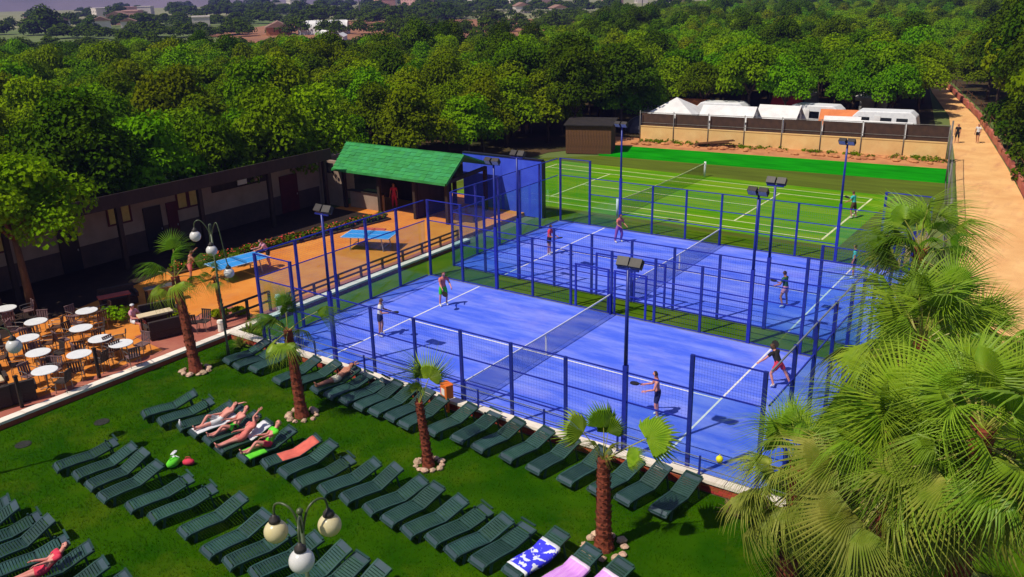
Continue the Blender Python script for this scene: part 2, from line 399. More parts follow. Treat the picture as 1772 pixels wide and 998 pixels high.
struct("tennis_court_margin", tm, "tennis_margin")
struct("tennis_court", MB().box(-10.4, 15.4, 24.9, 38.2, -0.02, 0.006), "tennis_turf")
struct("grass_bank", MB().add([(-8.4, 41.6, 0), (17.7, 43.9, 0), (16.9, 48.5, 0.12), (-11.2, 45.8, 0.12)], [(0, 1, 2, 3)]), "bright_turf")
struct("dirt_strip", MB().add([(-11.2, 45.8, 0.12), (16.9, 48.5, 0.12), (16.3, 51.6, 0.3), (-11.5, 49.0, 0.3)], [(0, 1, 2, 3)]), "dirt_orange")
# footpath beside the tennis court
PL = [(22.6, 15), (20.2, 31.0), (18.4, 42), (16.75, 52), (12.2, 77.5), (7.1, 97.5), (2.6, 117.5), (-3, 135)]
PR = [(26.6, 15), (24.2, 31.0), (22.2, 42), (20.2, 52), (14.7, 77.5), (9.3, 97.5), (4.2, 117.5), (-1.4, 136)]
pm = MB()
for (a, b) in zip(PL, PR): pm.v += [(*a, 0.012), (*b, 0.012)]
for i in range(len(PL) - 1): pm.f.append((2 * i, 2 * i + 1, 2 * i + 3, 2 * i + 2)); pm.m.append(0)
struct("footpath", pm, "path_sand")

# tennis markings
def line(mb, x0, x1, y0, y1, z): mb.add([(x0, y0, z), (x1, y0, z), (x1, y1, z), (x0, y1, z)], [(0, 1, 2, 3)])
tl = MB()
TX, TY = 2.4, 31.38
for s in (-1, 1):
    line(tl, TX + s * 11.88 - .06, TX + s * 11.88 + .06, TY - 5.48, TY + 5.48, 0.011)
    line(tl, TX + s * 6.4 - .05, TX + s * 6.4 + .05, TY - 4.1, TY + 4.1, 0.011)
    line(tl, TX - 11.8, TX + 11.8, TY + s * 5.48 - .05, TY + s * 5.48 + .05, 0.015)
    line(tl, TX - 11.8, TX + 11.8, TY + s * 4.11 - .05, TY + s * 4.11 + .05, 0.015)
line(tl, TX - 6.4, TX + 6.4, TY - .05, TY + .05, 0.015)
struct("tennis_marking", tl, "line_yellow")

# terrace with its kerb
TZ = 0.2
struct("shaded_deck", MB().add([(x, y, TZ + .005) for x, y in [(-15.6, -40), (-9.6, -40), (-9.3, -6), (-10.4, -1), (-11.4, 3.2), (-9.5, 16.9), (-15.6, 16.9)]], [tuple(range(7))]), "deck_shade_brown")  # brown floor sheet; outline and dark colour also stand in for shade
struct("terrace", MB().box(-16.7, -2.62, -40, 15.6, -0.05, TZ), "terracotta")
struct("terrace_border", MB().box(-2.62, -2.06, -40, 15.6, -0.05, TZ + 0.02), "terracotta_red")
struct("ramp", MB().add([(-4.9, -2.7, TZ + .006), (-2.63, -2.9, TZ + .006), (-2.63, 1.5, TZ + .03), (-4.6, 1.7, TZ + .03)], [(0, 1, 2, 3)]), "terracotta_red")
struct("pavilion_floor", MB().box(-13.8, -2.62, 15.61, 24.0, -0.05, TZ - 0.004), "terracotta")
kerb = thing("terrace_kerb", "pale stone kerb edging the orange terrace above the lawn", "kerb", (0, 0, 0))
MB().box(-2.05, -1.80, -40, 15.6, -0.05, 0.17).build("kerb_base", "brick_red", kerb)
st = MB().box(-2.09, -1.745, 0.008, 0.772, 0.172, 0.262).mesh("kerb_stone", "coping")
y = -18.0
while y < 15.2:
    o = inst("kerb_stone", st, kerb, (rnd.uniform(-.006, .006), y, rnd.uniform(-.004, .004))); y += 0.78

# low brick wall with white coping between lawn and court
wall = thing("garden_wall", "low red brick wall with white coping between lawn and court", "wall", (0, 0, 0))
MB().box(-1.73, 21.35, -0.40, -0.16, -0.05, 0.235).build("wall_core", "mortar", wall)
bk = MB().box(0.004, 0.246, -0.423, -0.398, 0.0, 0.068).mesh("brick", "brick_red")
for j in range(3):
    x = -1.72 - (0.125 if j % 2 else 0)
    while x < 21.1:
        inst("brick", bk, wall, (max(x, -1.74), rnd.uniform(-.004, .003), 0.006 + j * 0.076)); x += 0.252
cp = MB().add([(0.006, -0.46, .237), (0.834, -0.46, .237), (0.834, -0.12, .237), (0.006, -0.12, .237), (0.012, -0.45, .325), (0.828, -0.45, .325), (0.828, -0.13, .325), (0.012, -0.13, .325)],
              [(3, 2, 1, 0), (4, 5, 6, 7), (0, 1, 5, 4), (1, 2, 6, 5), (2, 3, 7, 6), (3, 0, 4, 7)]).mesh("coping_stone", "coping")
for i in range(27):
    dz = 0.0 if i < 23 else (0.09 if i == 23 else 0.05)
    inst("coping_stone", cp, wall, (-1.76 + i * 0.84, rnd.uniform(-.008, .008), rnd.uniform(-.004, .006) + dz))
# thin two-rail railing on that wall
rl = thing("wall_railing", "thin low two-rail steel railing on the white coping", "railing")
px = [0.6 + 2.55 * i for i in range(9)]
for x in px: MB().box(x - .025, x + .025, -.335, -.285, .30, .98).build("post", "dark_blue_steel", rl)
for z in (.62, .93): MB().bar((px[0], -.31, z), (px[-1], -.31, z), .022).build("rail", "galvanised", rl)

# ================================================================== PADEL COURTS
COURT_Y = (0.0, 12.0)
FH, TH = 2.8, 3.8       # side and end fence heights
def wires(w, h, s, t):
    m = MB()
    n = max(1, round(w / s))
    for i in range(n + 1):
        x = w * i / n; m.add([(x - t / 2, 0, 0), (x + t / 2, 0, 0), (x + t / 2, 0, h), (x - t / 2, 0, h)], [(0, 1, 2, 3)])
    n = max(1, round(h / s))
    for i in range(n + 1):
        z = h * i / n; m.add([(0, .001, z - t / 2), (w, .001, z - t / 2), (w, .001, z + t / 2), (0, .001, z + t / 2)], [(0, 1, 2, 3)])
    return m
wm_full = wires(1.92, 2.7, .10, .0034).mesh("mesh_panel", "blue_mesh")
wm_top = wires(1.92, 0.95, .08, .004).mesh("mesh_panel", "blue_mesh")
gl_full = MB().box(0, 1.9, -.005, .005, 0, 2.72).mesh("glass_panel", "court_glass")
gl_half = MB().box(0, 1.9, -.005, .005, 0, 1.8).mesh("glass_panel", "court_glass")
wm_step = wires(1.92, 0.88, .10, .0034).mesh("mesh_panel", "blue_mesh")
post_s = MB().box(-.05, .05, -.04, .04, 0, FH).mesh("post", "dark_blue_steel")
post_t = MB().box(-.055, .055, -.045, .045, 0, TH).mesh("post", "dark_blue_steel")
rail_2 = MB().box(.05, 1.95, -.018, .018, -.02, .02).mesh("rail", "blue_steel")
rail_top_light = MB().box(.05, 1.95, -.02, .02, -.02, .02).mesh("rail", "galvanised")

for ci, y0 in enumerate(COURT_Y):
    which = ("near", "far")[ci]
    slab = struct("court_surface", MB().box(-0.02, 20.02, y0 - 0.02, y0 + 10.02, -0.02, 0.02), "court_blue")
    m = MB()
    for x in (3.05, 16.95): line(m, x - .035, x + .035, y0 + .0, y0 + 10.0, .0235)
    line(m, 3.09, 16.91, y0 + 5 - .035, y0 + 5 + .035, .0235)
    struct("court_marking", m, "line_white")
    e = MB()
    e.box(-.10, -.021, y0 - .10, y0 + 10.1, -.02, .035); e.box(20.021, 20.10, y0 - .1, y0 + 10.1, -.02, .035)
    e.box(-.0199, 20.02, y0 - .10, y0 - .021, -.02, .034); e.box(-.0199, 20.02, y0 + 10.021, y0 + 10.1, -.02, .034)
    struct("court_edging", e, "galvanised")
    fen = thing("court_fence", "blue steel and glass fence enclosing the %s padel court" % which, "fence", (0, y0, 0), group="padel court fences")
    # long sides
    for sy in (-0.10, 10.10):
        for i in range(11):
            x = 2.0 * i; tall = i in (0, 1, 9, 10)
            if i in (2, 8): pass                      # lamp poles stand here
            else: inst("post", post_t if tall else post_s, fen, (x, sy, .02))
        for i in range(10):
            x = 2.0 * i; endbay = i in (0, 9); step = i in (1, 8)
            for z in ((TH, FH, .06) if endbay else (FH, 1.87, .06) if step else (FH, 1.87, .96, .06)):
                inst("rail", rail_2, fen, (x, sy, z))
            if endbay:
                inst("glass_panel", gl_full, fen, (x + .05, sy, .06)); inst("mesh_panel", wm_top, fen, (x + .04, sy, 2.82))
            elif step:
                inst("glass_panel", gl_half, fen, (x + .05, sy, .06)); inst("mesh_panel", wm_step, fen, (x + .04, sy, 1.89))
            elif i in (4, 5):
                inst("mesh_panel", wm_step, fen, (x + .04, sy, 1.89))
            else:
                inst("mesh_panel", wm_full, fen, (x + .04, sy, .08))
        if (ci, sy) not in ((0, 10.10), (1, -0.10)): continue
        for x in (8.25, 9.85, 10.15, 11.6):           # gate jambs either side of the net
            MB().box(x - .04, x + .04, sy - .035, sy + .035, .03, 2.0).build("gate_jamb", "blue_steel", fen)
        for x in (8.29, 10.19): MB().box(x, x + (1.52 if x < 9 else 1.37), sy - .03, sy + .03, 1.94, 2.0).build("gate_head", "blue_steel", fen)
    # short ends
    for sx in (-0.10, 20.10):
        for i in range(1, 5): inst("post", post_t, fen, (sx, 2.0 * i, .02))
        for i in range(5):
            yy = 2.0 * i
            for z in (TH, FH, .06):
                inst("rail", rail_top_light if z == TH and sx > 5 else rail_2, fen, (sx, yy, z), rz=R(90))
            inst("glass_panel", gl_full, fen, (sx, yy + .05, .06), rz=R(90)); inst("mesh_panel", wm_top, fen, (sx, yy + .04, 2.82), rz=R(90))
    net = thing("padel_net", "dark net with white tape across the %s padel court" % which, "net", (10, y0, 0), group="padel nets")
    nm = MB()
    for i in range(201):
        yy = 10.0 * i / 200; top = .92 - .04 * (1 - (abs(yy - 5) / 5) ** 2)
        nm.add([(0, yy - .0052, .02), (0, yy + .0052, .02), (0, yy + .0052, top), (0, yy - .0052, top)], [(0, 1, 2, 3)])
    for i in range(18):
        z = .03 + .05 * i
        nm.add([(.002, 0, z - .007), (.002, 10, z - .007), (.002, 10, z + .007), (.002, 0, z + .007)], [(0, 1, 2, 3)])
    nm.build("netting", "net_cord", net)
    tp = MB()
    for i in range(20):
        ya, yb = .5 * i, .5 * i + .5; h = lambda q: .92 - .04 * (1 - (abs(q - 5) / 5) ** 2)
        tp.bar((0, ya, h(ya)), (0, yb, h(yb)), .03, .055)
    tp.build("top_tape", "line_white", net)
    for yy in (0.0, 10.0): MB().box(-.04, .04, yy - .03, yy + .03, .02, .97).build("post", "blue_steel", net)
    MB().box(-.03, .03, 4.975, 5.025, .02, .86).build("centre_strap", "line_white", net)
    # floodlights
    for sy in (-0.10, 10.10):
        for x in (4.0, 16.0):
            side = ("front" if sy < 0 else "back")
            fl = thing("floodlight", "tall blue floodlight mast on the %s side of the %s court, %s end" % (side, which, "left" if x < 10 else "right"), "floodlight",
                       (x, y0 + sy, .02), group="floodlight masts round the padel courts")
            MB().box(-.065, .065, -.065, .065, 0, 3.0).build("mast", "blue_steel", fl)
            MB().tube([(0, 0, 3.0), (0, 0, 5.85)], [.06, .045], 10).build("upper_mast", "dark_blue_steel", fl, True)
            MB().bar((-.33, 0, 5.86), (.33, 0, 5.86), .05).build("crossbar", "dark_blue_steel", fl)
            tilt = 1 if sy < 0 else -1
            for hx in (-.2, .2):
                hd = MB().box(-.17, .17, -.10, .10, -.13, .13).box(-.15, .15, .101 * tilt - .004, .101 * tilt + .004, -.11, .11, 1)
                hd.bar((-.185, 0, -.10), (-.185, 0, .02), .02).bar((.185, 0, -.10), (.185, 0, .02), .02)
                h = hd.build("lamp_head", ["lamp_housing", "lamp_lens"], fl, loc=(hx, .10 * tilt, 6.02))
                h.rotation_euler = (-R(38) * tilt, 0, R(rnd.uniform(-8, 8)))

# tennis net
net = thing("tennis_net", "long dark tennis net between two white posts", "net", (TX, 0, 0))
nm = MB(); ya, yb = 24.75, 38.05
for i in range(200):
    yy = ya + (yb - ya) * i / 199; top = 1.0 - .12 * (1 - (abs(yy - TY) / 6.65) ** 2)
    nm.add([(0, yy - .007, .02), (0, yy + .007, .02), (0, yy + .007, top), (0, yy - .007, top)], [(0, 1, 2, 3)])
for i in range(16):
    z = .04 + .058 * i
    nm.add([(.002, ya, z - .006), (.002, yb, z - .006), (.002, yb, z + .006), (.002, ya, z + .006)], [(0, 1, 2, 3)])
nm.build("netting", "net_green", net)
tp = MB()
for i in range(20):
    a, b = ya + (yb - ya) * i / 20, ya + (yb - ya) * (i + 1) / 20; h = lambda q: 1.0 - .12 * (1 - (abs(q - TY) / 6.65) ** 2)
    tp.bar((0, a, h(a)), (0, b, h(b)), .03, .06)
tp.build("top_tape", "line_yellow", net)
for yy in (ya, yb): MB().tube([(0, yy, 0), (0, yy, 1.1)], .075, 10).build("post", "white_paint", net, True)

# sandy boundary wall with brown screen fence beyond the tennis court
bw = thing("boundary_wall", "sandy rendered wall behind the tennis court", "wall")
W0, W1 = Vector((-8.3, 48.9, 0)), Vector((16.15, 51.5, 0))
wd = (W1 - W0).normalized(); wn_ = Vector((-wd.y, wd.x, 0)); WL = (W1 - W0).length
ang = math.atan2(wd.y, wd.x)
pw = WL / 8
pan = MB().box(.012, pw - .012, -.09, .09, -.05, 1.45).mesh("wall_panel", "wall_sand")
capm = MB().box(0, pw, -.12, .12, 1.452, 1.52).mesh("wall_cap", "wall_sand")
for i in range(8):
    o = W0 + wd * (pw * i); h = .02 * i / 7
    inst("wall_panel", pan, bw, (o.x, o.y, h), rz=ang); inst("wall_cap", capm, bw, (o.x, o.y, h), rz=ang)
bf = thing("screen_fence", "dark brown screen fence on steel poles above the sandy wall", "fence")
sc = MB().box(.05, pw - .05, .16, .18, 1.3, 2.62).mesh("screen", "screen_brown")
for i in range(8):
    o = W0 + wd * (pw * i); inst("screen", sc, bf, (o.x, o.y, .1 * i / 7 + rnd.uniform(-.04, .04)), rz=ang)
pl = MB().tube([(0, -.13, 0), (0, -.13, 2.85)], .04, 8).mesh("pole", "pole_grey", True)
for i in range(9):
    o = W0 + wd * (pw * i); inst("pole", pl, bf, (o.x, o.y, 0), rz=ang)
for z in (1.75, 2.66): MB().bar(W0 + Vector((0, .14, z)), W1 + Vector((0, .14, z + .12)), .04).build("rail", "pole_grey", bf)
# tall end post and mesh of the tennis enclosure by the path
ef = thing("path_fence", "tall grey mesh fence between tennis court and sandy path", "fence")
pts = [(16.3, 51.4), (17.4, 44.0), (18.9, 34.5), (20.4, 25.0)]
for x, y in pts: MB().tube([(x, y, 0), (x, y, 3.2)], .06, 8).build("post", "pole_grey", ef, True)
for a, b in zip(pts[:-1], pts[1:]):
    w = math.dist(a, b)
    o = wires(w, 3.0, .16, .010).build("mesh_panel", "pole_grey", ef, loc=(a[0], a[1], .08), rz=math.atan2(b[1] - a[1], b[0] - a[0]))
    for z in (.1, 1.6, 3.1): MB().bar((*a, z), (*b, z), .035).build("rail", "pole_grey", ef)
# brown board shed left of the bank
sh = thing("board_shed", "brown boarded store at the left end of the grass bank", "shed", (-11.2, 41.3, 0), R(20))
bd = MB().box(.006, .234, -.02, .02, 0, 2.3).mesh("board", "wood_brown")
for i in range(16): inst("board", bd, sh, (-.2 + .24 * i, 0 + rnd.uniform(-.006, .006), 0))
MB().box(-.2, 3.64, .03, 2.4, 0, 2.28).build("walls", "screen_brown", sh)
MB().add([(-.35, -.2, 2.34), (3.8, -.2, 2.34), (3.8, 2.6, 2.6), (-.35, 2.6, 2.6), (-.35, -.2, 2.42), (3.8, -.2, 2.42), (3.8, 2.6, 2.68), (-.35, 2.6, 2.68)],
         [(3, 2, 1, 0), (4, 5, 6, 7), (0, 1, 5, 4), (1, 2, 6, 5), (2, 3, 7, 6), (3, 0, 4, 7)]).build("roof", "roof_tile_dark", sh)
# stepped red block wall along the right of the path
pwall = thing("path_wall", "red block wall with leaning fence along the right of the path", "wall")
for i in range(1, len(PR) - 2):
    a, b = Vector((*PR[i], 0)), Vector((*PR[i + 1], 0)); L_ = (b - a).length; n = int(L_ / 1.6); d = (b - a) / n
    an = math.atan2(d.y, d.x)
    bm_ = MB().box(.02, d.length - .02, -.3, -.08, -.05, .55).mesh("block", "path_wall")
    for k in range(n):
        q = a + d * k; inst("block", bm_, pwall, (q.x + rnd.uniform(-.05, .05), q.y, rnd.uniform(-.08, .12)), rz=an)
        if k % 2 == 0: MB().tube([(q.x + .2, q.y, 0), (q.x + .28, q.y, 1.7)], .03, 6).build("fence_post", "wood_brown", pwall)
        if k % 2 == 0:
            MB().bar((q.x + .25, q.y, 1.5), (q.x + d.x * 2 + .25, q.y + d.y * 2, 1.5), .03, .05).build("rail", "wood_brown", pwall)
# ================================================================== LONG DARK BUILDING AND PAVILION
hb = thing("long_building", "long low building with dark veranda roof behind the terrace", "building", (0, 0, 0))
BX = -15.6
MB().box(BX - 1.0, BX, -16, 20.6, 0.0, 3.12).build("wall", "plaster_cream", hb)
MB().box(BX + .002, BX + .03, -16, 17.4, TZ, 1.35).build("dado", "plaster_mauve", hb)
MB().add([(-12.95, -17, 4.10), (-12.95, 16.2, 4.10), (-16.75, 16.2, 2.84), (-16.75, -17, 2.84), (-12.95, -17, 4.20), (-12.95, 16.2, 4.20), (-16.75, 16.2, 2.94), (-16.75, -17, 2.94)],
         [(3, 2, 1, 0), (4, 5, 6, 7), (0, 1, 5, 4), (1, 2, 6, 5), (2, 3, 7, 6), (3, 0, 4, 7)]).build("roof", "roof_tile_dark", hb)
MB().box(-12.948, -12.87, -17, 16.2, 3.55, 4.23).build("fascia", "wood_dark", hb)
MB().box(-13.5, -13.3, -17, 16.2, 3.45, 3.75).build("beam", "wood_dark", hb)
pst = MB().box(-.11, .11, -.11, .11, TZ, 3.75).mesh("post", "wood_dark")
for y in (-12.5, -7.8, -3.1, 2.3, 7.0, 11.7, 16.0): inst("post", pst, hb, (-13.4, y, 0))
for (ya, yb, z0, z1) in ((2.98, 3.55, 2.1, 2.98), (3.7, 4.15, 2.1, 2.98), (7.05, 7.6, 2.1, 2.98), (7.8, 8.35, 2.1, 2.98), (-2.9, -2.3, 2.1, 2.98), (-6.7, -6.0, 2.1, 2.98)):
    w = MB().box(BX + .03, BX + .05, ya, yb, z0, z1).build("window", "window_blind", hb)
    fr = MB()
    fr.box(BX + .03, BX + .09, ya - .09, ya, z0 - .09, z1 + .09).box(BX + .03, BX + .09, yb, yb + .09, z0 - .09, z1 + .09)
    fr.box(BX + .03, BX + .088, ya, yb, z0 - .09, z0).box(BX + .03, BX + .088, ya, yb, z1, z1 + .09)
    fr.build("frame", "wine_door", w)
for ya, yb, mt in ((4.9, 5.95, "black_door"), (6.3, 6.95, "wine_door"), (14.2, 15.6, "wine_door"), (.2, 1.2, "black_door")):
    d = MB().box(BX + .031, BX + .08, ya, yb, TZ, 2.55).build("door", mt, hb)
    MB().box(BX + .08, BX + .12, yb - .14, yb - .10, 1.2, 1.3).build("handle", "galvanised", d)
MB().box(BX + .032, BX + .06, 9.3, 13.3, 2.5, 3.05).build("sign_board", "wood_dark", hb)
MB().box(BX + .062, BX + .12, 11.1, 11.75, 2.62, 2.92).build("notice", "white_paint", hb)
MB().box(BX + .062, BX + .12, 12.3, 12.7, 2.64, 2.9).build("notice", "chair_metal", hb)
MB().box(-15.5, -13.55, 17.5, 17.75, TZ, 3.1).build("wing_wall", "plaster_cream", hb)
MB().box(-14.9, -14.2, 17.47, 17.498, 2.3, 2.95).build("opening", "black_door", hb)

pv = thing("pavilion", "open pavilion with bright green shingle roof beside a blue wall", "pavilion", (0, 0, 0))
# roof geometry: front eave, ridge, back eave
EX0, EX1 = -13.8, -4.55; EYF, EZF = 17.0, 2.74; RYF, RZF = 19.0, 4.06; RX0, RX1 = -14.4, -4.75
MB().add([(EX0, EYF, EZF - .05), (EX1, EYF, EZF - .05), (RX1, RYF, RZF - .05), (RX0, RYF, RZF - .05), (EX0, EYF, EZF - .11), (EX1, EYF, EZF - .11), (RX1, RYF, RZF - .11), (RX0, RYF, RZF - .11)],
         [(0, 1, 2, 3), (7, 6, 5, 4), (0, 4, 5, 1), (1, 5, 6, 2), (2, 6, 7, 3), (3, 7, 4, 0)]).build("roof_deck", "wood_dark", pv)
rows, ncol = 9, 22
for j in range(rows):
    t0 = j / rows; t1 = (j + 1.18) / rows
    xa = EX0 + (RX0 - EX0) * t0; xb = EX1 + (RX1 - EX1) * t0
    wcol = (xb - xa) / ncol
    y0_, z0_ = EYF + (RYF - EYF) * t0, EZF + (RZF - EZF) * t0
    dy, dz = (RYF - EYF) * (t1 - t0), (RZF - EZF) * (t1 - t0)
    shg = MB().add([(.004, 0, 0), (wcol - .004, 0, 0), (wcol - .004, dy, dz - .03), (.004, dy, dz - .03), (.004, -.012, .03), (wcol - .004, -.012, .03), (wcol - .004, dy, dz + .0), (.004, dy, dz + .0)],
                   [(3, 2, 1, 0), (4, 5, 6, 7), (0, 1, 5, 4), (1, 2, 6, 5), (2, 3, 7, 6), (3, 0, 4, 7)]).mesh("shingle", "roof_green")
    for k in range(ncol): inst("shingle", shg, pv, (xa + wcol * k, y0_ + rnd.uniform(-.015, .015), z0_ + rnd.uniform(-.006, .006)))
MB().add([(RX0, RYF - .02, RZF + .06), (RX1, RYF - .02, RZF + .06), (RX1 + .3, RYF + 2.6, RZF - .95), (RX0, RYF + 2.6, RZF - .95), (RX0, RYF - .02, RZF - .04), (RX1, RYF - .02, RZF - .04), (RX1 + .3, RYF + 2.6, RZF - 1.05), (RX0, RYF + 2.6, RZF - 1.05)],
         [(0, 1, 2, 3), (7, 6, 5, 4), (0, 4, 5, 1), (1, 5, 6, 2), (2, 6, 7, 3), (3, 7, 4, 0)]).build("back_slope", "roof_green", pv)
MB().bar((EX0, EYF - .03, EZF - .05), (EX1, EYF - .03, EZF - .05), .05, .13).build("fascia", "roof_green", pv)
MB().bar((EX1 + .04, EYF, EZF - .03), (RX1 + .04, RYF, RZF - .03), .06, .15).build("verge", "roof_green", pv)
for x in (-13.3, -10.3, -7.4, -4.9): MB().box(x - .1, x + .1, 17.4, 17.6, TZ, 2.78).build("post", "wood_dark", pv)
for x in (-7.4, -4.95): MB().box(x - .1, x + .1, 21.2, 21.4, TZ, 2.98).build("post", "wood_dark", pv)
MB().box(-13.8, -7.55, 20.9, 21.1, TZ, 3.05).build("back_wall", "wood_dark", pv)
MB().bar((-4.9, 17.5, 2.68), (-4.9, 21.3, 2.9), .14, .22).build("tie_beam", "wood_dark", pv)
MB().box(-13.2, -10.4, 17.8, 18.0, TZ, 1.25).build("counter", "plaster_cream", pv)
MB().box(-13.3, -10.3, 17.7, 18.1, 1.252, 1.31).build("counter_top", "wood_dark", pv)
MB().box(-7.5, -7.3, 17.7, 20.88, TZ, 2.6).build("partition", "wood_dark", pv)
bwall = thing("practice_wall", "tall flat blue practice wall right of the green roof", "wall")
for i in range(4):
    MB().box(-7.3 + 1.5 * i + .006, -7.3 + 1.5 * (i + 1) - .006, 22.1, 22.28, 0, 3.5).build("panel", "blue_wall", bwall)
MB().box(-7.3, -1.28, 22.06, 22.32, 3.502, 3.57).build("cap", "black_door", bwall)
MB().box(-1.292, -1.2, 22.04, 22.34, 0, 3.5).build("end_post", "black_door", bwall)
# ================================================================== TREES
def leaf_quads(mb, c, rx, ry, rz, n, size, r, fill=0.55, flat=0.0, nrm_bias=0.6):
    """n leaf faces spread through an ellipsoidal clump, most of them near its skin"""
    for _ in range(n):
        d = Vector((r.gauss(0, 1), r.gauss(0, 1), r.gauss(0, 1))).normalized()
        if d.z < -0.45: d.z *= -0.5
        q = (fill + (1 - fill) * r.random() ** 0.5)
        p = Vector((c[0] + d.x * rx * q, c[1] + d.y * ry * q, c[2] + d.z * rz * q))
        nn = (d * nrm_bias + Vector((r.gauss(0, 1), r.gauss(0, 1), r.gauss(0, 1) + 1.0)) * (1 - nrm_bias)).normalized()
        a = nn.orthogonal().normalized(); a.rotate(Matrix.Rotation(r.random() * 6.283, 3, nn)); b = nn.cross(a)
        s = size * r.uniform(.65, 1.35); w = s * .42
        tip = p + a * s * .6 - nn * s * .12
        mb.add([p - a * s * .5, p + b * w, tip, p - b * w], [(0, 1, 2, 3)])
def make_crown(seed, R_, H_, z0, leaves, size, clumps, nb=.6):
    """broad crown: overlapping leafy clumps with gaps between, on an uneven dome"""
    r = random.Random(seed); mb = MB()
    cs = [(0, 0, z0 + H_ * .45, R_ * .55)]
    for k in range(clumps):
        a = k * 2.399 + r.uniform(-.4, .4); t = (k + .5) / clumps
        rr = R_ * math.sqrt(t) * r.uniform(.66, .86)
        z = z0 + H_ * (.30 + .58 * (1 - t) + r.uniform(-.12, .14))
        cs.append((rr * math.cos(a), rr * math.sin(a), z, R_ * r.uniform(.26, .42)))
    tot = sum(c[3] ** 2 for c in cs)
    for x, y, z, cr in cs:
        leaf_quads(mb, (x, y, z), cr * 1.1, cr * 1.1, cr * .85, int(leaves * cr * cr / tot), size, r, nrm_bias=nb)
    return mb
def make_trunk(seed, h, r0, spread):
    r = random.Random(seed); mb = MB()
    bx, by = r.uniform(-.2, .2), r.uniform(-.2, .2)
    mb.tube([(0, 0, -.05), (bx * .4, by * .4, h * .5), (bx, by, h)], [r0 * 1.25, r0 * .9, r0 * .75], 8)
    for k in range(5):
        a = k * 1.256 + r.uniform(-.3, .3); l = spread * r.uniform(.7, 1)
        mb.tube([(bx, by, h * .92), (bx + l * .45 * math.cos(a), by + l * .45 * math.sin(a), h + l * .42), (bx + l * math.cos(a), by + l * math.sin(a), h + l * .75)], [r0 * .5, r0 * .33, r0 * .12], 6)
    return mb
CROWNS = []
for k in range(5): CROWNS.append(make_crown(100 + k, 3.3, 3.6, 2.5, 8200, .235, 19).mesh("crown", "leaf_a"))
for k in range(3): CROWNS.append(make_crown(200 + k, 3.4, 3.9, 2.4, 7800, .245, 17).mesh("crown", "leaf_b"))
CROWNS_W = [make_crown(800 + k, 3.2, 4.9, 1.1, 9200, .235, 24).mesh("crown", "leaf_a" if k < 4 else "leaf_b") for k in range(6)]
CROWN_BR = [make_crown(300 + k, 3.1, 3.6, 2.6, 9500, .20, 18).mesh("crown", "leaf_bright") for k in range(2)]
CROWN_DK = [make_crown(400 + k, 3.4, 5.4, 2.2, 9500, .24, 22).mesh("crown", "leaf_dark") for k in range(3)]
CROWN_LOW = [make_crown(500 + k, 3.4, 3.6, 2.4, 1300, .56, 13, .8) for k in range(5)]
CROWN_FLD = [make_crown(700 + k, 3.0, 5.0, .3, 3600, .34, 18).mesh("crown", "leaf_dark") for k in range(2)]
TRUNKS = [make_trunk(600 + k, 2.7, .17, 2.0).mesh("trunk", "bark", True) for k in range(4)]

FOREST = [(-20.6, -18), (-20.6, 23), (-16.5, 26), (-14.5, 40), (-13, 44.5), (-12.5, 56.0), (-11, 61.5), (13.4, 62), (3.0, 110), (-3, 128), (6, 130), (17.8, 80), (25, 44), (70, 44),
          (90, 420), (-150, 420), (-95, 185), (-66, 130), (-58, 92), (-105, 68), (-140, 20), (-140, -18)]
def inside(x, y, poly):
    c = False; n = len(poly); j = n - 1
    for i in range(n):
        xi, yi = poly[i]; xj, yj = poly[j]
        if (yi > y) != (yj > y) and x < (xj - xi) * (y - yi) / (yj - yi) + xi: c = not c
        j = i
    return c
def in_view(x, y, z, m):
    d = Vector((x, y, z)) - CAM; f = d.dot(F_)
    if f < 5: return False
    return abs(d.dot(CR)) / f < .602 + m / f and -0.345 - m / f < d.dot(CU) / f < .345 + m / f
spots = []
tr_rnd = random.Random(21)
yy = -18.0
while yy < 420:
    xx = -150.0
    while xx < 90:
        px_, py_ = xx + tr_rnd.uniform(-1.3, 1.3), yy + tr_rnd.uniform(-1.2, 1.2)
        if inside(px_, py_, FOREST) and in_view(px_, py_, 4, 4.5):
            spots.append((math.hypot(px_ - CAM.x, py_ - CAM.y), px_, py_))
        xx += 4.3
    yy += 4.2
spots += [(math.hypot(x - CAM.x, y - CAM.y), x, y) for x, y in [(-18.3 + .5 * math.sin(k * 2.1), -13.5 + 4.2 * k) for k in range(9)]]
spots += [(math.hypot(x - CAM.x, y - CAM.y), x, y) for x, y in ((23.9, 47.5), (22.9, 52), (21.8, 57), (20.6, 62), (19.5, 67), (18.4, 72.5), (17.2, 78), (15.6, 84.5), (13.9, 91), (12.0, 98), (9.9, 105), (27, 52), (25.6, 60), (24.3, 68))]
spots.sort()
NEAR = spots[:290]; FAR = spots[290:]
def ordw(n):
    if n < len(ORD): return ORD[n]
    n += 1; tens = {3: "thirt", 4: "fort", 5: "fift", 6: "sixt", 7: "sevent", 8: "eight", 9: "ninet"}[n // 10]
    return tens + ("y-" + ORD[n % 10 - 1] if n % 10 else "ieth")
def zone(x, y):
    if x > 10 and y > 44 and x > 20.9 - (y - 52) * .245: return "path"
    if x > -9: return "camp"
    if x < -19 and y < 26: return "building"
    if y < 58: return "court"
    return "wood"
ZL = dict(path="dense tree right of the sandy path", camp="leafy tree shading the tents", building="leafy tree behind the long dark building", court="leafy tree beyond the green roof", wood="green tree of the wide wood")
TREES = []
def tree(x, y, crown, label, group, sc, zs=1.0, trunk=None):
    t = thing("leafy_tree", label, "tree", (x, y, -.03), tr_rnd.uniform(0, 6.28), group)
    t.scale = (sc, sc, sc * zs)
    inst("trunk", trunk or tr_rnd.choice(TRUNKS), t); inst("crown", crown, t)
    return t
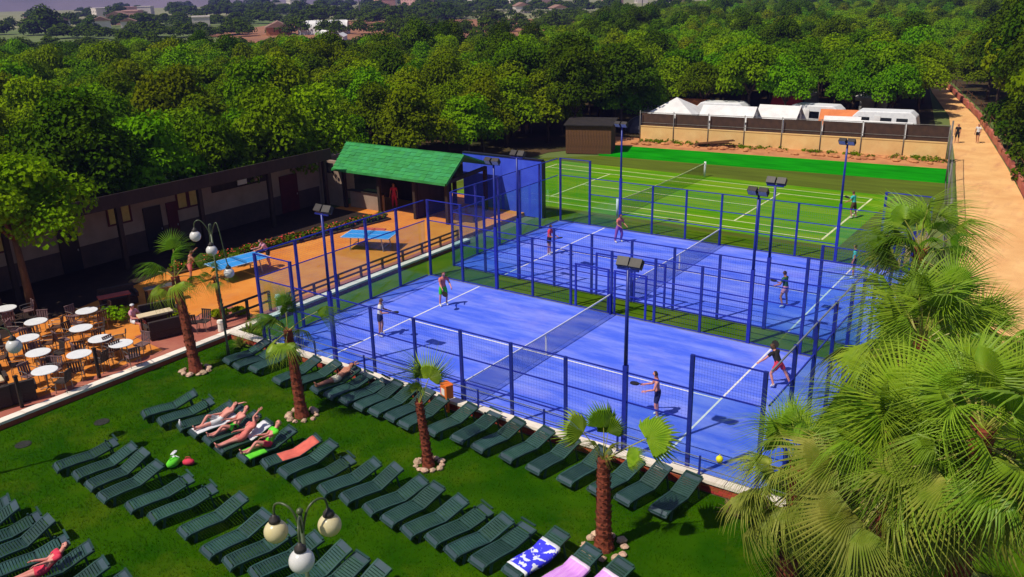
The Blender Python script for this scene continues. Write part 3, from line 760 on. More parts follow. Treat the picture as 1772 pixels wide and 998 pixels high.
for d, x, y in NEAR:
    z = zone(x, y)
    if z == "path": cr = tr_rnd.choice(CROWNS[5:] + CROWN_DK)
    elif z == "building": cr = tr_rnd.choice(CROWNS_W)
    elif z == "camp": cr = tr_rnd.choice(CROWNS[:5])
    else:
        q = tr_rnd.random(); cr = tr_rnd.choice(CROWN_BR) if q < .1 else tr_rnd.choice(CROWN_DK) if q < .18 else tr_rnd.choice(CROWNS_W)
    s = tr_rnd.uniform(.72, 1.0)
    if z == "building" and x > -24: s *= .9
    if z == "path": s *= 1.3
    TREES.append((z, int((d - 40) // 14), (Vector((x, y, 4)) - CAM).dot(CR) / (Vector((x, y, 4)) - CAM).dot(F_), tree(x, y, cr, ZL[z], "trees: " + ZL[z], s, 1.3 if z == "path" else 1.22 if z == "camp" else tr_rnd.uniform(1.0, 1.35))))
for z in ZL:                                     # each tree named by its row back and its place from the left
    rowsb = sorted({t[1] for t in TREES if t[0] == z})
    for ri, rb in enumerate(rowsb):
        for k, t in enumerate(sorted([t for t in TREES if t[0] == z and t[1] == rb], key=lambda q: q[2])):
            t[3]["label"] = "%s, %s row back, %s from the left" % (ZL[z], ordw(ri), ordw(k))
for i, (x, y, s) in enumerate(((24.6, 44.5, .9), (23.6, 48.0, .85), (22.6, 52.2, .9), (21.7, 56.0, .85), (20.8, 60.2, .85), (19.8, 64.5, .8), (18.8, 69.0, .85), (25.8, 39.5, .9))):
    t = thing("roadside_bush", "dark bush behind the red path wall, %s" % ("nearest, at the picture edge" if i == 7 else ORD[i + 1] + " going back"), "bush", (x, y, -1.0 * s), i, "bushes behind the path wall"); t.scale = (s, s, s)
    inst("stem", TRUNKS[i % 4], t); inst("foliage", CROWN_FLD[i % 2], t)
# tall dark trees near the left end of the bank
for i, (x, y, s) in enumerate(((-16.6, 50.5, 1.12), (-12.6, 53.2, 1.0), (-20.8, 48.6, 1.05))):
    tree(x, y, CROWN_DK[i], ("tallest dark tree behind the brown board shed", "dark tree just left of the sandy boundary wall", "dark tree left of the tallest one behind the shed")[i], "dark trees behind the shed", s, .98)
# the rest of the wood: one object whose points carry crowns
src_col = bpy.data.collections.new("wood_crowns")
for k, me in enumerate(CROWNS_W + CROWNS[:2] + CROWN_DK[:1] + CROWN_BR[:1]):
    src_col.objects.link(bpy.data.objects.new("wood_crown", me))
fm = bpy.data.meshes.new("far_wood"); fm.from_pydata([(x, y, -.35) for d, x, y in FAR], [], []); fm.update()
fw = inst("far_wood", fm, kind="stuff"); tag(fw, "far part of the green wood reaching to the fields", "wood")
ng = bpy.data.node_groups.new("plant_wood", 'GeometryNodeTree')
ng.interface.new_socket("Geometry", in_out='INPUT', socket_type='NodeSocketGeometry'); ng.interface.new_socket("Geometry", in_out='OUTPUT', socket_type='NodeSocketGeometry')
gi, go = ng.nodes.new('NodeGroupInput'), ng.nodes.new('NodeGroupOutput')
iop = ng.nodes.new('GeometryNodeInstanceOnPoints'); cin = ng.nodes.new('GeometryNodeCollectionInfo')
cin.inputs[0].default_value = src_col; cin.inputs[1].default_value = True; cin.inputs[2].default_value = True
iop.inputs['Pick Instance'].default_value = True
rr_ = ng.nodes.new('FunctionNodeRandomValue'); rr_.data_type = 'FLOAT_VECTOR'; rr_.inputs[0].default_value = (0, 0, 0); rr_.inputs[1].default_value = (0, 0, 6.283)
rs_ = ng.nodes.new('FunctionNodeRandomValue'); rs_.data_type = 'FLOAT_VECTOR'; rs_.inputs[0].default_value = (.74, .74, .8); rs_.inputs[1].default_value = (1.0, 1.0, 1.2)
ng.links.new(gi.outputs[0], iop.inputs['Points']); ng.links.new(cin.outputs[0], iop.inputs['Instance'])
ng.links.new(rr_.outputs[0], iop.inputs['Rotation']); ng.links.new(rs_.outputs[0], iop.inputs['Scale']); ng.links.new(iop.outputs[0], go.inputs[0])
fw.modifiers.new("wood", 'NODES').node_group = ng
# scattered groves and hedges in the fields beyond
grv = MB()
gr = random.Random(5)
def clump(x, y, s, zs=1.0):
    src = gr.choice(CROWN_LOW); a = gr.uniform(0, 6.28); ca, sa = math.cos(a) * s, math.sin(a) * s; o = len(grv.v)
    st = 1 if s > 1.5 else 2
    grv.v.extend((x + vx * ca - vy * sa, y + vx * sa + vy * ca, (vz - 2.0) * s * zs) for vx, vy, vz in src.v)
    grv.f.extend(tuple(i + o for i in f) for f in src.f[::st])
for (ax, ay, bx, by, n, wd_, smin, smax) in ((-112, 66, -150, 95, 40, 9, .8, 1.2), (-120, 40, -210, 110, 80, 22, .8, 1.3), (-190, 95, -90, 150, 45, 8, .7, 1.1),
                                             (-300, 150, -160, 210, 60, 12, .9, 1.5), (-420, 220, -250, 300, 60, 25, 1.1, 2.0), (-330, 330, -190, 330, 40, 20, .9, 1.6),
                                             (-600, 330, -330, 470, 70, 40, 1.3, 2.4), (-360, 470, -210, 420, 40, 25, 1.2, 2.2), (-900, 560, -450, 720, 60, 70, 1.6, 3.0), (-140, 190, -150, 330, 60, 14, .9, 1.5)):
    for k in range(n):
        t = gr.random(); clump(ax + (bx - ax) * t + gr.uniform(-wd_, wd_), ay + (by - ay) * t + gr.uniform(-wd_, wd_), gr.uniform(smin, smax), gr.uniform(.6, 1))
grv.m = [0] * len(grv.f)
ob = grv.build("field_hedges", "leaf_dark", kind="stuff"); ob["label"] = "hedges and groves scattered over the far fields"; ob["category"] = "hedge"
# single far trees
for i, (x, y, s, lab) in enumerate(((-335, 166, 3.3, "huge dark round tree standing alone at the far left"), (-362, 160, 2.2, "dark tree at the left edge of the far fields"), (-350, 143, 2.0, "lower dark tree near the far left edge"),
                                    (-312, 172, 1.8, "low broad tree right of the huge dark tree"), (-282, 172, 1.5, "small bright tree right of the huge dark tree"), (-195, 281, 2.0, "dark tree at the right end of the brown field"),
                                    (-235, 300, 2.4, "tall dark tree in front of the hills above the brown field"), (-172, 196, 1.3, "single dark bush tree between white tunnel and brown field"))):
    t = thing("field_tree", lab, "tree", (x, y, -1.45 * s), i * 1.3, "single trees in the far fields"); t.scale = (s, s, s * .85)
    inst("trunk", TRUNKS[i % 4], t); inst("crown", CROWN_FLD[i % 2], t)
# broad light tree standing on the terrace
t = tree(-11.1, -3.6, CROWN_BR[1], "light green tree with bare trunk on the terrace, far left", None, .98, 1.0, make_trunk(77, 3.4, .17, 2.0).mesh("trunk", "wood_brown", True))
t.location.z = TZ; t.scale.z = 1.08

# ================================================================== FAN PALMS
def fan_leaf(seed, petiole=1.0, blade=1.0, spread=210, n=26, droop=.35, fold=.25, tip=.45, width=1.0, pet_r=.018, stiff=0.0):
    r = random.Random(seed); mb = MB()
    # petiole arches gently along +X
    P = [Vector((petiole * t, 0, .10 * petiole * math.sin(t * 2.2))) for t in (0, .33, .66, 1)]
    mb.tube(P, [pet_r * 1.5, pet_r * 1.1, pet_r * .9, pet_r * .8], 5, 1)
    h = P[-1]; da = R(spread) / n
    for i in range(n):
        th = (i + .5 - n / 2) * da
        side = abs(th) / (R(spread) / 2)
        L_ = blade * (1.0 - .28 * side ** 1.5) * r.uniform(.93, 1.06)
        dirv = Vector((math.cos(th), math.sin(th), 0)); per = Vector((-math.sin(th), math.cos(th), 0))
        def pt(q, off, lift):
            rad = L_ * q
            z = -droop * blade * (q ** 2.2) * (1 + .5 * side) - fold * rad * abs(math.sin(th)) * .6 + lift + .06 * blade * math.sin(q * 3.0)
            p = h + dirv * rad * (1 - .10 * q * droop) + per * off
            return (p.x, p.y, p.z + z)
        hang = r.uniform(.05, .55) * blade * (1 - stiff)
        o = len(mb.v)
        qs = [.03, 1 - tip, 1 - tip * .45, 1.0]
        for k, q in enumerate(qs):
            wseg = L_ * q * math.tan(da / 2) * width if q <= 1 - tip + .001 else L_ * (1 - tip) * math.tan(da / 2) * width * ((1 - q) / tip * .85 + .06)
            hz = -hang * max(0, (q - (1 - tip)) / tip) ** 1.6
            a = pt(q, -wseg, 0); m = pt(q, 0, .62 * wseg + .004); b = pt(q, wseg, 0)
            for v in (a, m, b): mb.v.append((v[0], v[1], v[2] + hz))
        for k in range(3):
            for c in (0, 1):
                mb.f.append((o + 3 * k + c, o + 3 * k + c + 1, o + 3 * k + 4 + c, o + 3 * k + 3 + c)); mb.m.append(0)
    return mb
def hang_leaf(seed):
    return fan_leaf(seed, .7, .75, 120, 16, .9, .6, .55, .7)
LEAF = {}
for key, mt in (("green", "palm_leaf"), ("dark", "palm_leaf_dark"), ("old", "palm_leaf_old")):
    LEAF[key] = [fan_leaf(10 + k, r_[0], r_[1], r_[2], r_[3], r_[4], r_[5], r_[6]).mesh("leaf", [mt, "petiole"]) for k, r_ in enumerate((
        (1.0, 1.08, 220, 38, .28, .20, .56), (1.15, 1.12, 190, 34, .44, .30, .62), (.9, 1.05, 240, 40, .36, .15, .54), (1.2, 1.02, 170, 32, .60, .38, .66), (1.05, 1.15, 205, 38, .20, .25, .50)))]
for key, mt in (("young", "palm_leaf"), ("young_dark", "palm_leaf_dark")):
    LEAF[key] = [fan_leaf(80 + k, 1.15, .82, sp_, 26, .18, .26, .27, 1.05).mesh("leaf", [mt, "petiole"]) for k, sp_ in enumerate((190, 170, 205))]
LEAF["dead"] = [hang_leaf(40 + k).mesh("dead_leaf", ["palm_leaf_dead", "palm_leaf_dead"]) for k in range(3)]
LEAF["bright_pet"] = [fan_leaf(60, 1.2, .95, 190, 28, .45, .30, .45).mesh("leaf", ["palm_leaf_old", "petiole_orange"])]
def put_leaf(parent, me, hub, az, el, roll, s):
    o = inst("leaf" if "dead" not in me.name else "dead_leaf", me, parent, hub)
    o.rotation_mode = 'QUATERNION'
    o.rotation_quaternion = (Matrix.Rotation(az, 4, 'Z') @ Matrix.Rotation(-el, 4, 'Y') @ Matrix.Rotation(roll, 4, 'X')).to_quaternion()
    o.scale = (s, s, s)
    return o
def palm_trunk(mb, pts, r0, r1, seed, boots=70, boot=.09):
    r = random.Random(seed)
    pts = [Vector(p) for p in pts]; n = len(pts)
    L_ = 24; PP = []; RR = []
    for i in range(L_ + 1):
        t = i / L_ * (n - 1); k = min(int(t), n - 2); f = t - k
        PP.append(pts[k].lerp(pts[k + 1], f)); RR.append((r0 + (r1 - r0) * i / L_) * (1 + .07 * math.sin(i * 2.9) + (.35 * max(0, 1 - i / 3.5))))
    mb.tube(PP, RR, 11)
    for b in range(boots):                       # stubs of old leaf bases in a spiral
        t = .05 + .95 * b / boots; i = min(int(t * L_), L_ - 1); p = PP[i].lerp(PP[i + 1], t * L_ - i); rr = RR[i]
        a = b * 2.399; d = Vector((math.cos(a), math.sin(a), 0)); sd_ = Vector((-d.y, d.x, 0))
        w = boot * r.uniform(.45, .75); u = Vector((0, 0, boot * r.uniform(.8, 1.5)))
        q = p + d * rr * .92
        mb.add([q - sd_ * w, q + sd_ * w, q + d * boot * .55 + u + sd_ * w * .5, q + d * boot * .55 + u - sd_ * w * .5, q + d * boot * .15 + u * .2 - sd_ * w, q + d * boot * .15 + u * .2 + sd_ * w],
               [(0, 1, 2, 3), (4, 3, 2, 5), (0, 3, 4), (1, 5, 2)], 1)
def stone_ring(loc, rad, n, label, seed):
    r = random.Random(seed)
    t = thing("stone_ring", label, "stones", (loc[0], loc[1], 0), 0, "stone rings round the lawn palms")
    for k in range(n):
        a = 6.283 * k / n + r.uniform(-.12, .12); m = MB(); s = r.uniform(.08, .14)
        m.sphere((0, 0, 0), s, 7, 5)
        m.v = [(x * r.uniform(.8, 1.3), y * r.uniform(.8, 1.25), z * r.uniform(.55, .85)) for x, y, z in m.v]
        m.build("stone", "stone_pale", t, loc=(rad * math.cos(a) * r.uniform(.9, 1.1), rad * math.sin(a) * r.uniform(.9, 1.1), s * .45), rz=r.uniform(0, 6))
def lawn_palm(x, y, h, lean, leaves, label, seed, r0=.24, r1=.15, kinds=("green",), lr=1.0, ring=None, boots=80):
    t = thing("fan_palm", label, "palm", (x, y, 0), 0, "young fan palms on the lawn")
    mb = MB(); top = Vector((lean[0], lean[1], h))
    palm_trunk(mb, [(0, 0, -.05), (lean[0] * .45, lean[1] * .45, h * .5), top], r0, r1, seed, int(boots * 1.5), .075)
    mb.build("trunk", ["palm_bark", "palm_boot"], t)
    r = random.Random(seed)
    for k, (az, el, roll, s, kd) in enumerate(leaves):
        put_leaf(t, LEAF[kd][k % len(LEAF[kd])], tuple(top + Vector((0, 0, -.05))), R(az), R(el), R(roll), s * lr)
    if ring: stone_ring((x, y), ring, 11, label.replace("young fan palm", "pale stones ringing the palm"), seed + 5)
    return t
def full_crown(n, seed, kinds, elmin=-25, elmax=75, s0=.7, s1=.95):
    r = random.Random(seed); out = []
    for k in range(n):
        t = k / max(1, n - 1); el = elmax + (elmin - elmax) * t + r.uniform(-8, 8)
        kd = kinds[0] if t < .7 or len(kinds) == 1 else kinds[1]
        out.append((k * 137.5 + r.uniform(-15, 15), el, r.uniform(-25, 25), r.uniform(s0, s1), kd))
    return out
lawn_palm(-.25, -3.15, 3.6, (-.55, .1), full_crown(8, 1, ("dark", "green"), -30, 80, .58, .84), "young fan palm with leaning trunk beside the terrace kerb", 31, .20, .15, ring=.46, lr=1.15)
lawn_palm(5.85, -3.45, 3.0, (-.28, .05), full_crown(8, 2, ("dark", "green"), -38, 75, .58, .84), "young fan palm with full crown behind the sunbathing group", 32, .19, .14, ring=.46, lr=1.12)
lawn_palm(11.4, -3.55, 2.0, (-.22, 0), [(48, 68, 78, .85, "green"), (118, 84, 80, .75, "dark"), (230, 82, 70, .5, "green")],
          "young fan palm with few upright folded leaves at the middle of the lawn", 33, .15, .105, ring=.38)
lawn_palm(17.6, -4.15, 2.5, (-.05, 0), [(216, 55, -40, .82, "young"), (130, 80, 5, .74, "young_dark"), (85, 74, 20, .62, "young_dark"), (36, 28, 42, 1.0, "young"), (10, 22, 40, .55, "young"), (-20, 60, 10, .45, "old"), (250, 62, 0, .45, "old")],
          "young fan palm with red trunk and spread leaves nearest the camera", 34, .205, .145, ring=.5, boots=110)
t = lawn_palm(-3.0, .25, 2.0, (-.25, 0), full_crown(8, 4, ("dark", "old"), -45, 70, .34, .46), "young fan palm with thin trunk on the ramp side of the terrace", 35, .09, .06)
t.location.z = TZ

# the big palms at the right
def big_palm(loc, hub_z, n, seed, label, s=1.0, trunk=(.22, .17), dead=8, kinds=("green", "green", "old"), elmin=-50, lean=(0, 0)):
    t = thing("large_fan_palm", label, "palm", (loc[0], loc[1], 0), 0, "large fan palms at the right")
    mb = MB(); palm_trunk(mb, [(0, 0, -.05), (lean[0] * .5, lean[1] * .5, hub_z * .5), (lean[0], lean[1], hub_z)], trunk[0], trunk[1], seed, 120, .12)
    mb.build("trunk", ["palm_bark", "palm_boot"], t)
    r = random.Random(seed); hub = Vector((lean[0], lean[1], hub_z))
    for k in range(n):
        q = (k + .5) / n; el = 82 + (elmin - 82) * q ** .95 + r.uniform(-16, 16)
        kd = kinds[min(int(q * len(kinds) + r.uniform(-.4, .4)), len(kinds) - 1)] if q > 0 else kinds[0]
        if q > .72 and r.random() < .3: kd = "dead"
        ls = LEAF[kd]
        hh = hub + Vector((0, 0, -.5 * q))
        put_leaf(t, ls[r.randrange(len(ls))], tuple(hh), k * R(137.5) + r.uniform(-.3, .3), R(el), R(r.uniform(-60, 60)), s * r.uniform(.72, 1.14))
    for k in range(dead):
        put_leaf(t, LEAF["dead"][k % 3], tuple(hub + Vector((0, 0, -.6 - r.uniform(0, .4)))), k * R(137.5), R(r.uniform(-80, -55)), R(r.uniform(-60, 60)), s * r.uniform(.8, 1.15))
    return t
big_palm((24.05, -5.2), 5.0, 46, 51, "largest fan palm filling the lower right corner", 1.02, dead=12, kinds=("green", "green", "old", "old"))
big_palm((23.5, -.6), 5.7, 42, 52, "fan palm with the big upright leaf at the middle right", 1.04, dead=10, kinds=("green", "green", "old"))
big_palm((22.35, 5.2), 6.1, 32, 53, "fan palm furthest back, in front of the sandy path", .92, dead=10, kinds=("green", "dark", "old"))
big_palm((25.3, -5.6), 6.3, 34, 54, "fan palm cut off by the right edge of the picture", .95, dead=8, kinds=("green", "green", "old"))
big_palm((21.9, -3.4), 3.3, 34, 55, "low fan palm against the court corner", .92, dead=10, kinds=("green", "old", "old"))
big_palm((24.5, 2.2), 4.6, 26, 56, "low fan palm at the right in front of the path", .85, dead=8, kinds=("green", "dark", "old"))
# ================================================================== SUN LOUNGERS
LW = .57
PROF = [(0.0, .20), (.05, .27), (.16, .30), (.55, .315), (1.02, .30)]            # seat: (y, z) from foot to hinge
BACK = [(1.03, .305), (1.25, .385), (1.55, .505), (1.77, .575)]
def along(prof, s):
    tot = 0
    for a, b in zip(prof[:-1], prof[1:]):
        l = math.dist(a, b)
        if tot + l >= s: f = (s - tot) / l; return (a[0] + (b[0] - a[0]) * f, a[1] + (b[1] - a[1]) * f), math.atan2(b[1] - a[1], b[0] - a[0])
        tot += l
    a, b = prof[-2], prof[-1]; return b, math.atan2(b[1] - a[1], b[0] - a[0])
def plen(p): return sum(math.dist(a, b) for a, b in zip(p[:-1], p[1:]))
def slats(prof, s0, s1, pitch, w):
    mb = MB(); s = s0
    while s < s1:
        (y, z), an = along(prof, s); c, sn = math.cos(an) * w / 2, math.sin(an) * w / 2
        x = LW / 2 - .035; t = .014
        mb.add([(-x, y - c, z - sn), (x, y - c, z - sn), (x, y + c, z + sn), (-x, y + c, z + sn), (-x, y - c, z - sn - t), (x, y - c, z - sn - t), (x, y + c, z + sn - t), (-x, y + c, z + sn - t)],
               [(0, 1, 2, 3), (7, 6, 5, 4), (0, 4, 5, 1), (1, 5, 6, 2), (2, 6, 7, 3), (3, 7, 4, 0)])
        s += pitch
    return mb
def side_rails(prof, drop=.03, h=.05, w=.05):
    mb = MB()
    for sx in (-1, 1):
        for a, b in zip(prof[:-1], prof[1:]):
            mb.bar((sx * (LW / 2 - w / 2), a[0], a[1] - drop + .012), (sx * (LW / 2 - w / 2), b[0], b[1] - drop + .012), w, h)
    return mb
def lounger_parts():
    P = {}
    f = side_rails(PROF); f.box(-LW / 2 + .05, LW / 2 - .05, .0, .05, .16, .235); f.box(-LW / 2 + .05, LW / 2 - .05, .98, 1.03, .22, .27)
    P["seat_frame"] = (f.mesh("seat_frame", "lounger_plastic"), None)
    P["foot_panel"] = (slats(PROF, .07, .12, 1, .16).mesh("foot_panel", "lounger_plastic_worn"), None)
    P["seat_slats"] = (slats(PROF, .19, plen(PROF) - .02, .068, .050).mesh("seat_slats", "lounger_plastic"), "stuff")
    b = side_rails(BACK); b.bar((-LW / 2 + .03, 1.745, .60), (LW / 2 - .03, 1.745, .60), .05, .04); b.bar((-LW / 2 + .03, 1.06, .29), (LW / 2 - .03, 1.06, .29), .05, .04)
    P["backrest_frame"] = (b.mesh("backrest_frame", "lounger_plastic"), None)
    P["backrest_slats"] = (slats(BACK, .05, plen(BACK) - .17, .068, .050).mesh("backrest_slats", "lounger_plastic"), "stuff")
    P["head_panel"] = (slats(BACK, plen(BACK) - .085, plen(BACK), 1, .17).mesh("head_panel", "lounger_plastic_worn"), None)
    lg = MB().bar((0, 0, 0), (0, .05, .27), .05, .06).mesh("leg", "lounger_plastic")
    bl = MB().bar((0, 0, 0), (0, -.10, .50), .035, .045).mesh("leg", "lounger_plastic")
    return P, lg, bl
LP, LEGM, BLEG = lounger_parts()
BACK0 = BACK; VARS = []
for lift in (-.10, 0.0, .10):                                   # backrests set at three notches
    BACK = [(y_ - max(0, lift) * .25 * (y_ - 1.03), z_ + lift * (y_ - 1.03) / .73) for y_, z_ in BACK0]
    VARS.append(lounger_parts()[0])
BACK = BACK0
vr = random.Random(8)
OCC = {("B", 3), ("B", 4), ("B", 5), ("B", 6), ("B", 7), ("B", 18), ("B", 19), ("B", 20), ("A", 5), ("D", 5)}
def lounger(x, y, rz, label, group, z=0.0, vary=True):
    t = thing("sun_lounger", label, "sun lounger", (x, y, z), rz, group)
    vi = vr.choice((0, 1, 1, 1, 2)) if vary else 1
    for nm, (me, kd) in VARS[vi].items(): inst(nm, me, t, kind=kd)
    for sx in (-1, 1):
        inst("leg", LEGM, t, (sx * (LW / 2 - .03), .25, 0)); inst("leg", BLEG, t, (sx * (LW / 2 - .02), 1.62, 0))
    return t
ROWS = {
    "A": ([.45, 1.15, 1.9, 3.42, 4.18, 5.12, 5.88, 6.62, 7.32, 8.02, 8.72, 9.42, 10.42, 11.42, 12.26, 13.3, 14.32, 15.38, 16.34, 17.16, 18.2], -2.34, -11, "row along the court wall", "from the left"),
    "B": ([1.7, 2.62, 3.48, 4.2, 4.96, 5.76, 6.72, 7.58, 8.42, 9.24, 10.04, 10.86, 11.76, 12.54, 13.28, 14.02, 14.74, 15.52, 16.4, 17.35, 18.15], -6.58, -17, "row with the sunbathers", "from the left"),
    "C": ([2.56, 3.5, 4.34, 5.2, 6.28, 7.24, 8.5, 9.7, 10.5, 11.35, 12.35, 13.1, 13.75], -9.98, -13, "row behind the triple globe lamp", "from the left"),
    "D": ([3.1, 3.75, 4.55, 5.35, 6.1, 6.95, 7.95, 8.85, 9.65], -13.3, -13, "row in the lower left corner", "from the left"),
}
LPOS = {}
for key, (xs, y, yaw, nm, side) in ROWS.items():
    for i, x in enumerate(xs):
        yy = y + rnd.uniform(-.14, .14) + (-.12 if key == "A" and i > 17 else 0); a = R(yaw + rnd.uniform(-5, 5))
        lounger(x, yy, a, "dark green lounger, %s %s in the %s" % (ORD[i], side, nm), "sun loungers, " + nm, vary=(key, i) not in OCC)
        LPOS[key, i] = (x, yy, a)
# towels draped on three loungers
def towel(key, i, s0, s1, mats, label, cat="towel", over=.03, drop=.10, seat_only=False, edge=True):
    x, y, a = LPOS[key, i]
    full = PROF + BACK; n = 14; T = plen(full)
    mb = MB(); W = LW / 2 + over; r = random.Random(i)
    cols = [(-W, -drop), (-W + .01, .0), (-W * .5, .012), (0, .006), (W * .5, .012), (W - .01, .0), (W, -drop)]
    for k in range(n + 1):
        (yy, zz), an = along(full, s0 + (s1 - s0) * k / n)
        for cx, dz in cols: mb.v.append((cx, yy, zz + .012 + dz + r.uniform(-.006, .006)))
    nc = len(cols)
    for k in range(n):
        for c in range(nc - 1):
            q = k * nc + c; mb.f.append((q, q + 1, q + nc + 1, q + nc)); mb.m.append(1 if edge and (k in (0, n - 1)) else 0)
    o = mb.build("beach_towel", mats, None, True, (x, y, 0), a)
    md = o.modifiers.new("thick", 'SOLIDIFY'); md.thickness = .012
    return tag(o, label, cat, "towels on loungers")
towel("B", 18, .25, 1.45, ["towel_blue", "towel_white"], "blue and white patterned towel on the lounger left of two pink ones")
towel("B", 19, .25, 1.38, ["towel_pink", "towel_edge"], "lilac pink towel on the lounger right of the blue towel")
towel("B", 20, .25, 1.42, ["towel_pink", "towel_edge"], "lilac pink towel with white edge nearest the red palm trunk")
towel("B", 3, .15, 1.5, ["towel_white", "towel_white"], "white towel under the sunbather lying with bent arm", drop=.03, over=-.03)
towel("B", 5, 1.0, 1.75, ["towel_white", "towel_white"], "striped white towel over a backrest beside the sunbathers", drop=.04, over=-.02)
towel("B", 6, .18, .75, ["lime_cloth", "lime_cloth"], "lime green towel over the foot of a lounger", drop=.05)
towel("B", 7, .55, 1.75, ["towel_salmon", "towel_salmon"], "salmon red towel on the lounger beside the palm stones", drop=.03, over=-.02)
# things lying on the grass
def bag(x, y, m1, label, s=.28, cat="bag"):
    mb = MB().sphere((0, 0, s * .38), s * .55, 10, 7, 0, (1, 1, .72))
    mb.v = [(vx * 1.25, vy * .8, max(vz, 0)) for vx, vy, vz in mb.v]
    b = thing("beach_bag", label, cat, (x, y, 0), rnd.uniform(0, 3))
    mb.build("body", m1, b, True)
    MB().tube([(-s * .4, 0, s * .6), (-s * .2, 0, s * 1.0), (s * .2, 0, s * 1.0), (s * .4, 0, s * .6)], .012, 6).build("handle", m1, b)
bag(5.05, -7.72, "lime_cloth", "bright green bag on the grass before the sunbathers", .36)
bag(5.35, -7.42, "cloth_red", "red bag beside the green one on the grass", .27)
def flipflop(x, y, a, label):
    t = tag(MB().prism([(-.05, -.13), (.05, -.13), (.06, .04), (.04, .13), (-.04, .13), (-.06, .04)], 0, .025).tube([(-.045, .0, .025), (0, .06, .06), (.045, 0, .025)], .008, 5)
            .build("sandal", "towel_white", None, False, (x, y, .0), a), label, "sandal", "sandals on the grass")
flipflop(4.35, -7.25, .5, "pale sandal on the grass left of the green bag"); flipflop(4.62, -7.38, 1.6, "pale sandal on the grass just behind the green bag")
tag(MB().tube([(0, 0, 0), (0, 0, .19), (0, 0, .22), (0, 0, .26)], [.04, .04, .018, .018], 10).build("bottle", "white_paint", None, True, (3.62, -6.45, .32)), "small white bottle on the foot of the third lounger", "bottle")
for i, (x, y) in enumerate(((.55, -7.35), (-.15, -9.55))):
    d = thing("lawn_disc", ("round iron drain cover in the grass near the terrace kerb", "round iron drain cover at the left edge of the lawn")[i], "drain cover", (x, y, 0), 0, "dark discs in the lawn")
    MB().lathe([(.24, 0), (.24, .02), (.21, .024)], 18).build("ring", "disc_dark", d)  # flat dark disc with raised bars across it
    for k in range(5): MB().box(-.16, .16, -.13 + .06 * k, -.10 + .06 * k, .024, .032).build("bar", "disc_dark", d)
# orange box on a post by the wall
ob = thing("orange_box", "orange box on a post behind the loungers at the court wall", "bin", (9.75, -.62, 0), R(-20))
MB().box(-.20, .20, -.14, .14, .55, 1.0).build("body", "orange_plastic", ob, bevel=.02)
MB().box(-.21, .21, -.15, .15, 1.002, 1.05).build("lid", "orange_plastic", ob, bevel=.015)
MB().box(-.11, .09, -.146, -.142, .66, .90).build("notice", "bin_notice", ob)
MB().box(-.05, .05, -.04, .04, 0, .55).build("post", "orange_plastic", ob)
tag(MB().sphere((0, 0, 0), .10, 14, 10).tube([(0, 0, .09), (0, 0, .14)], .012, 6).build("yellow_float", "yellow_ball", None, True, (19.0, -.30, 1.05)), "yellow ball resting on the railing by the court corner", "ball")

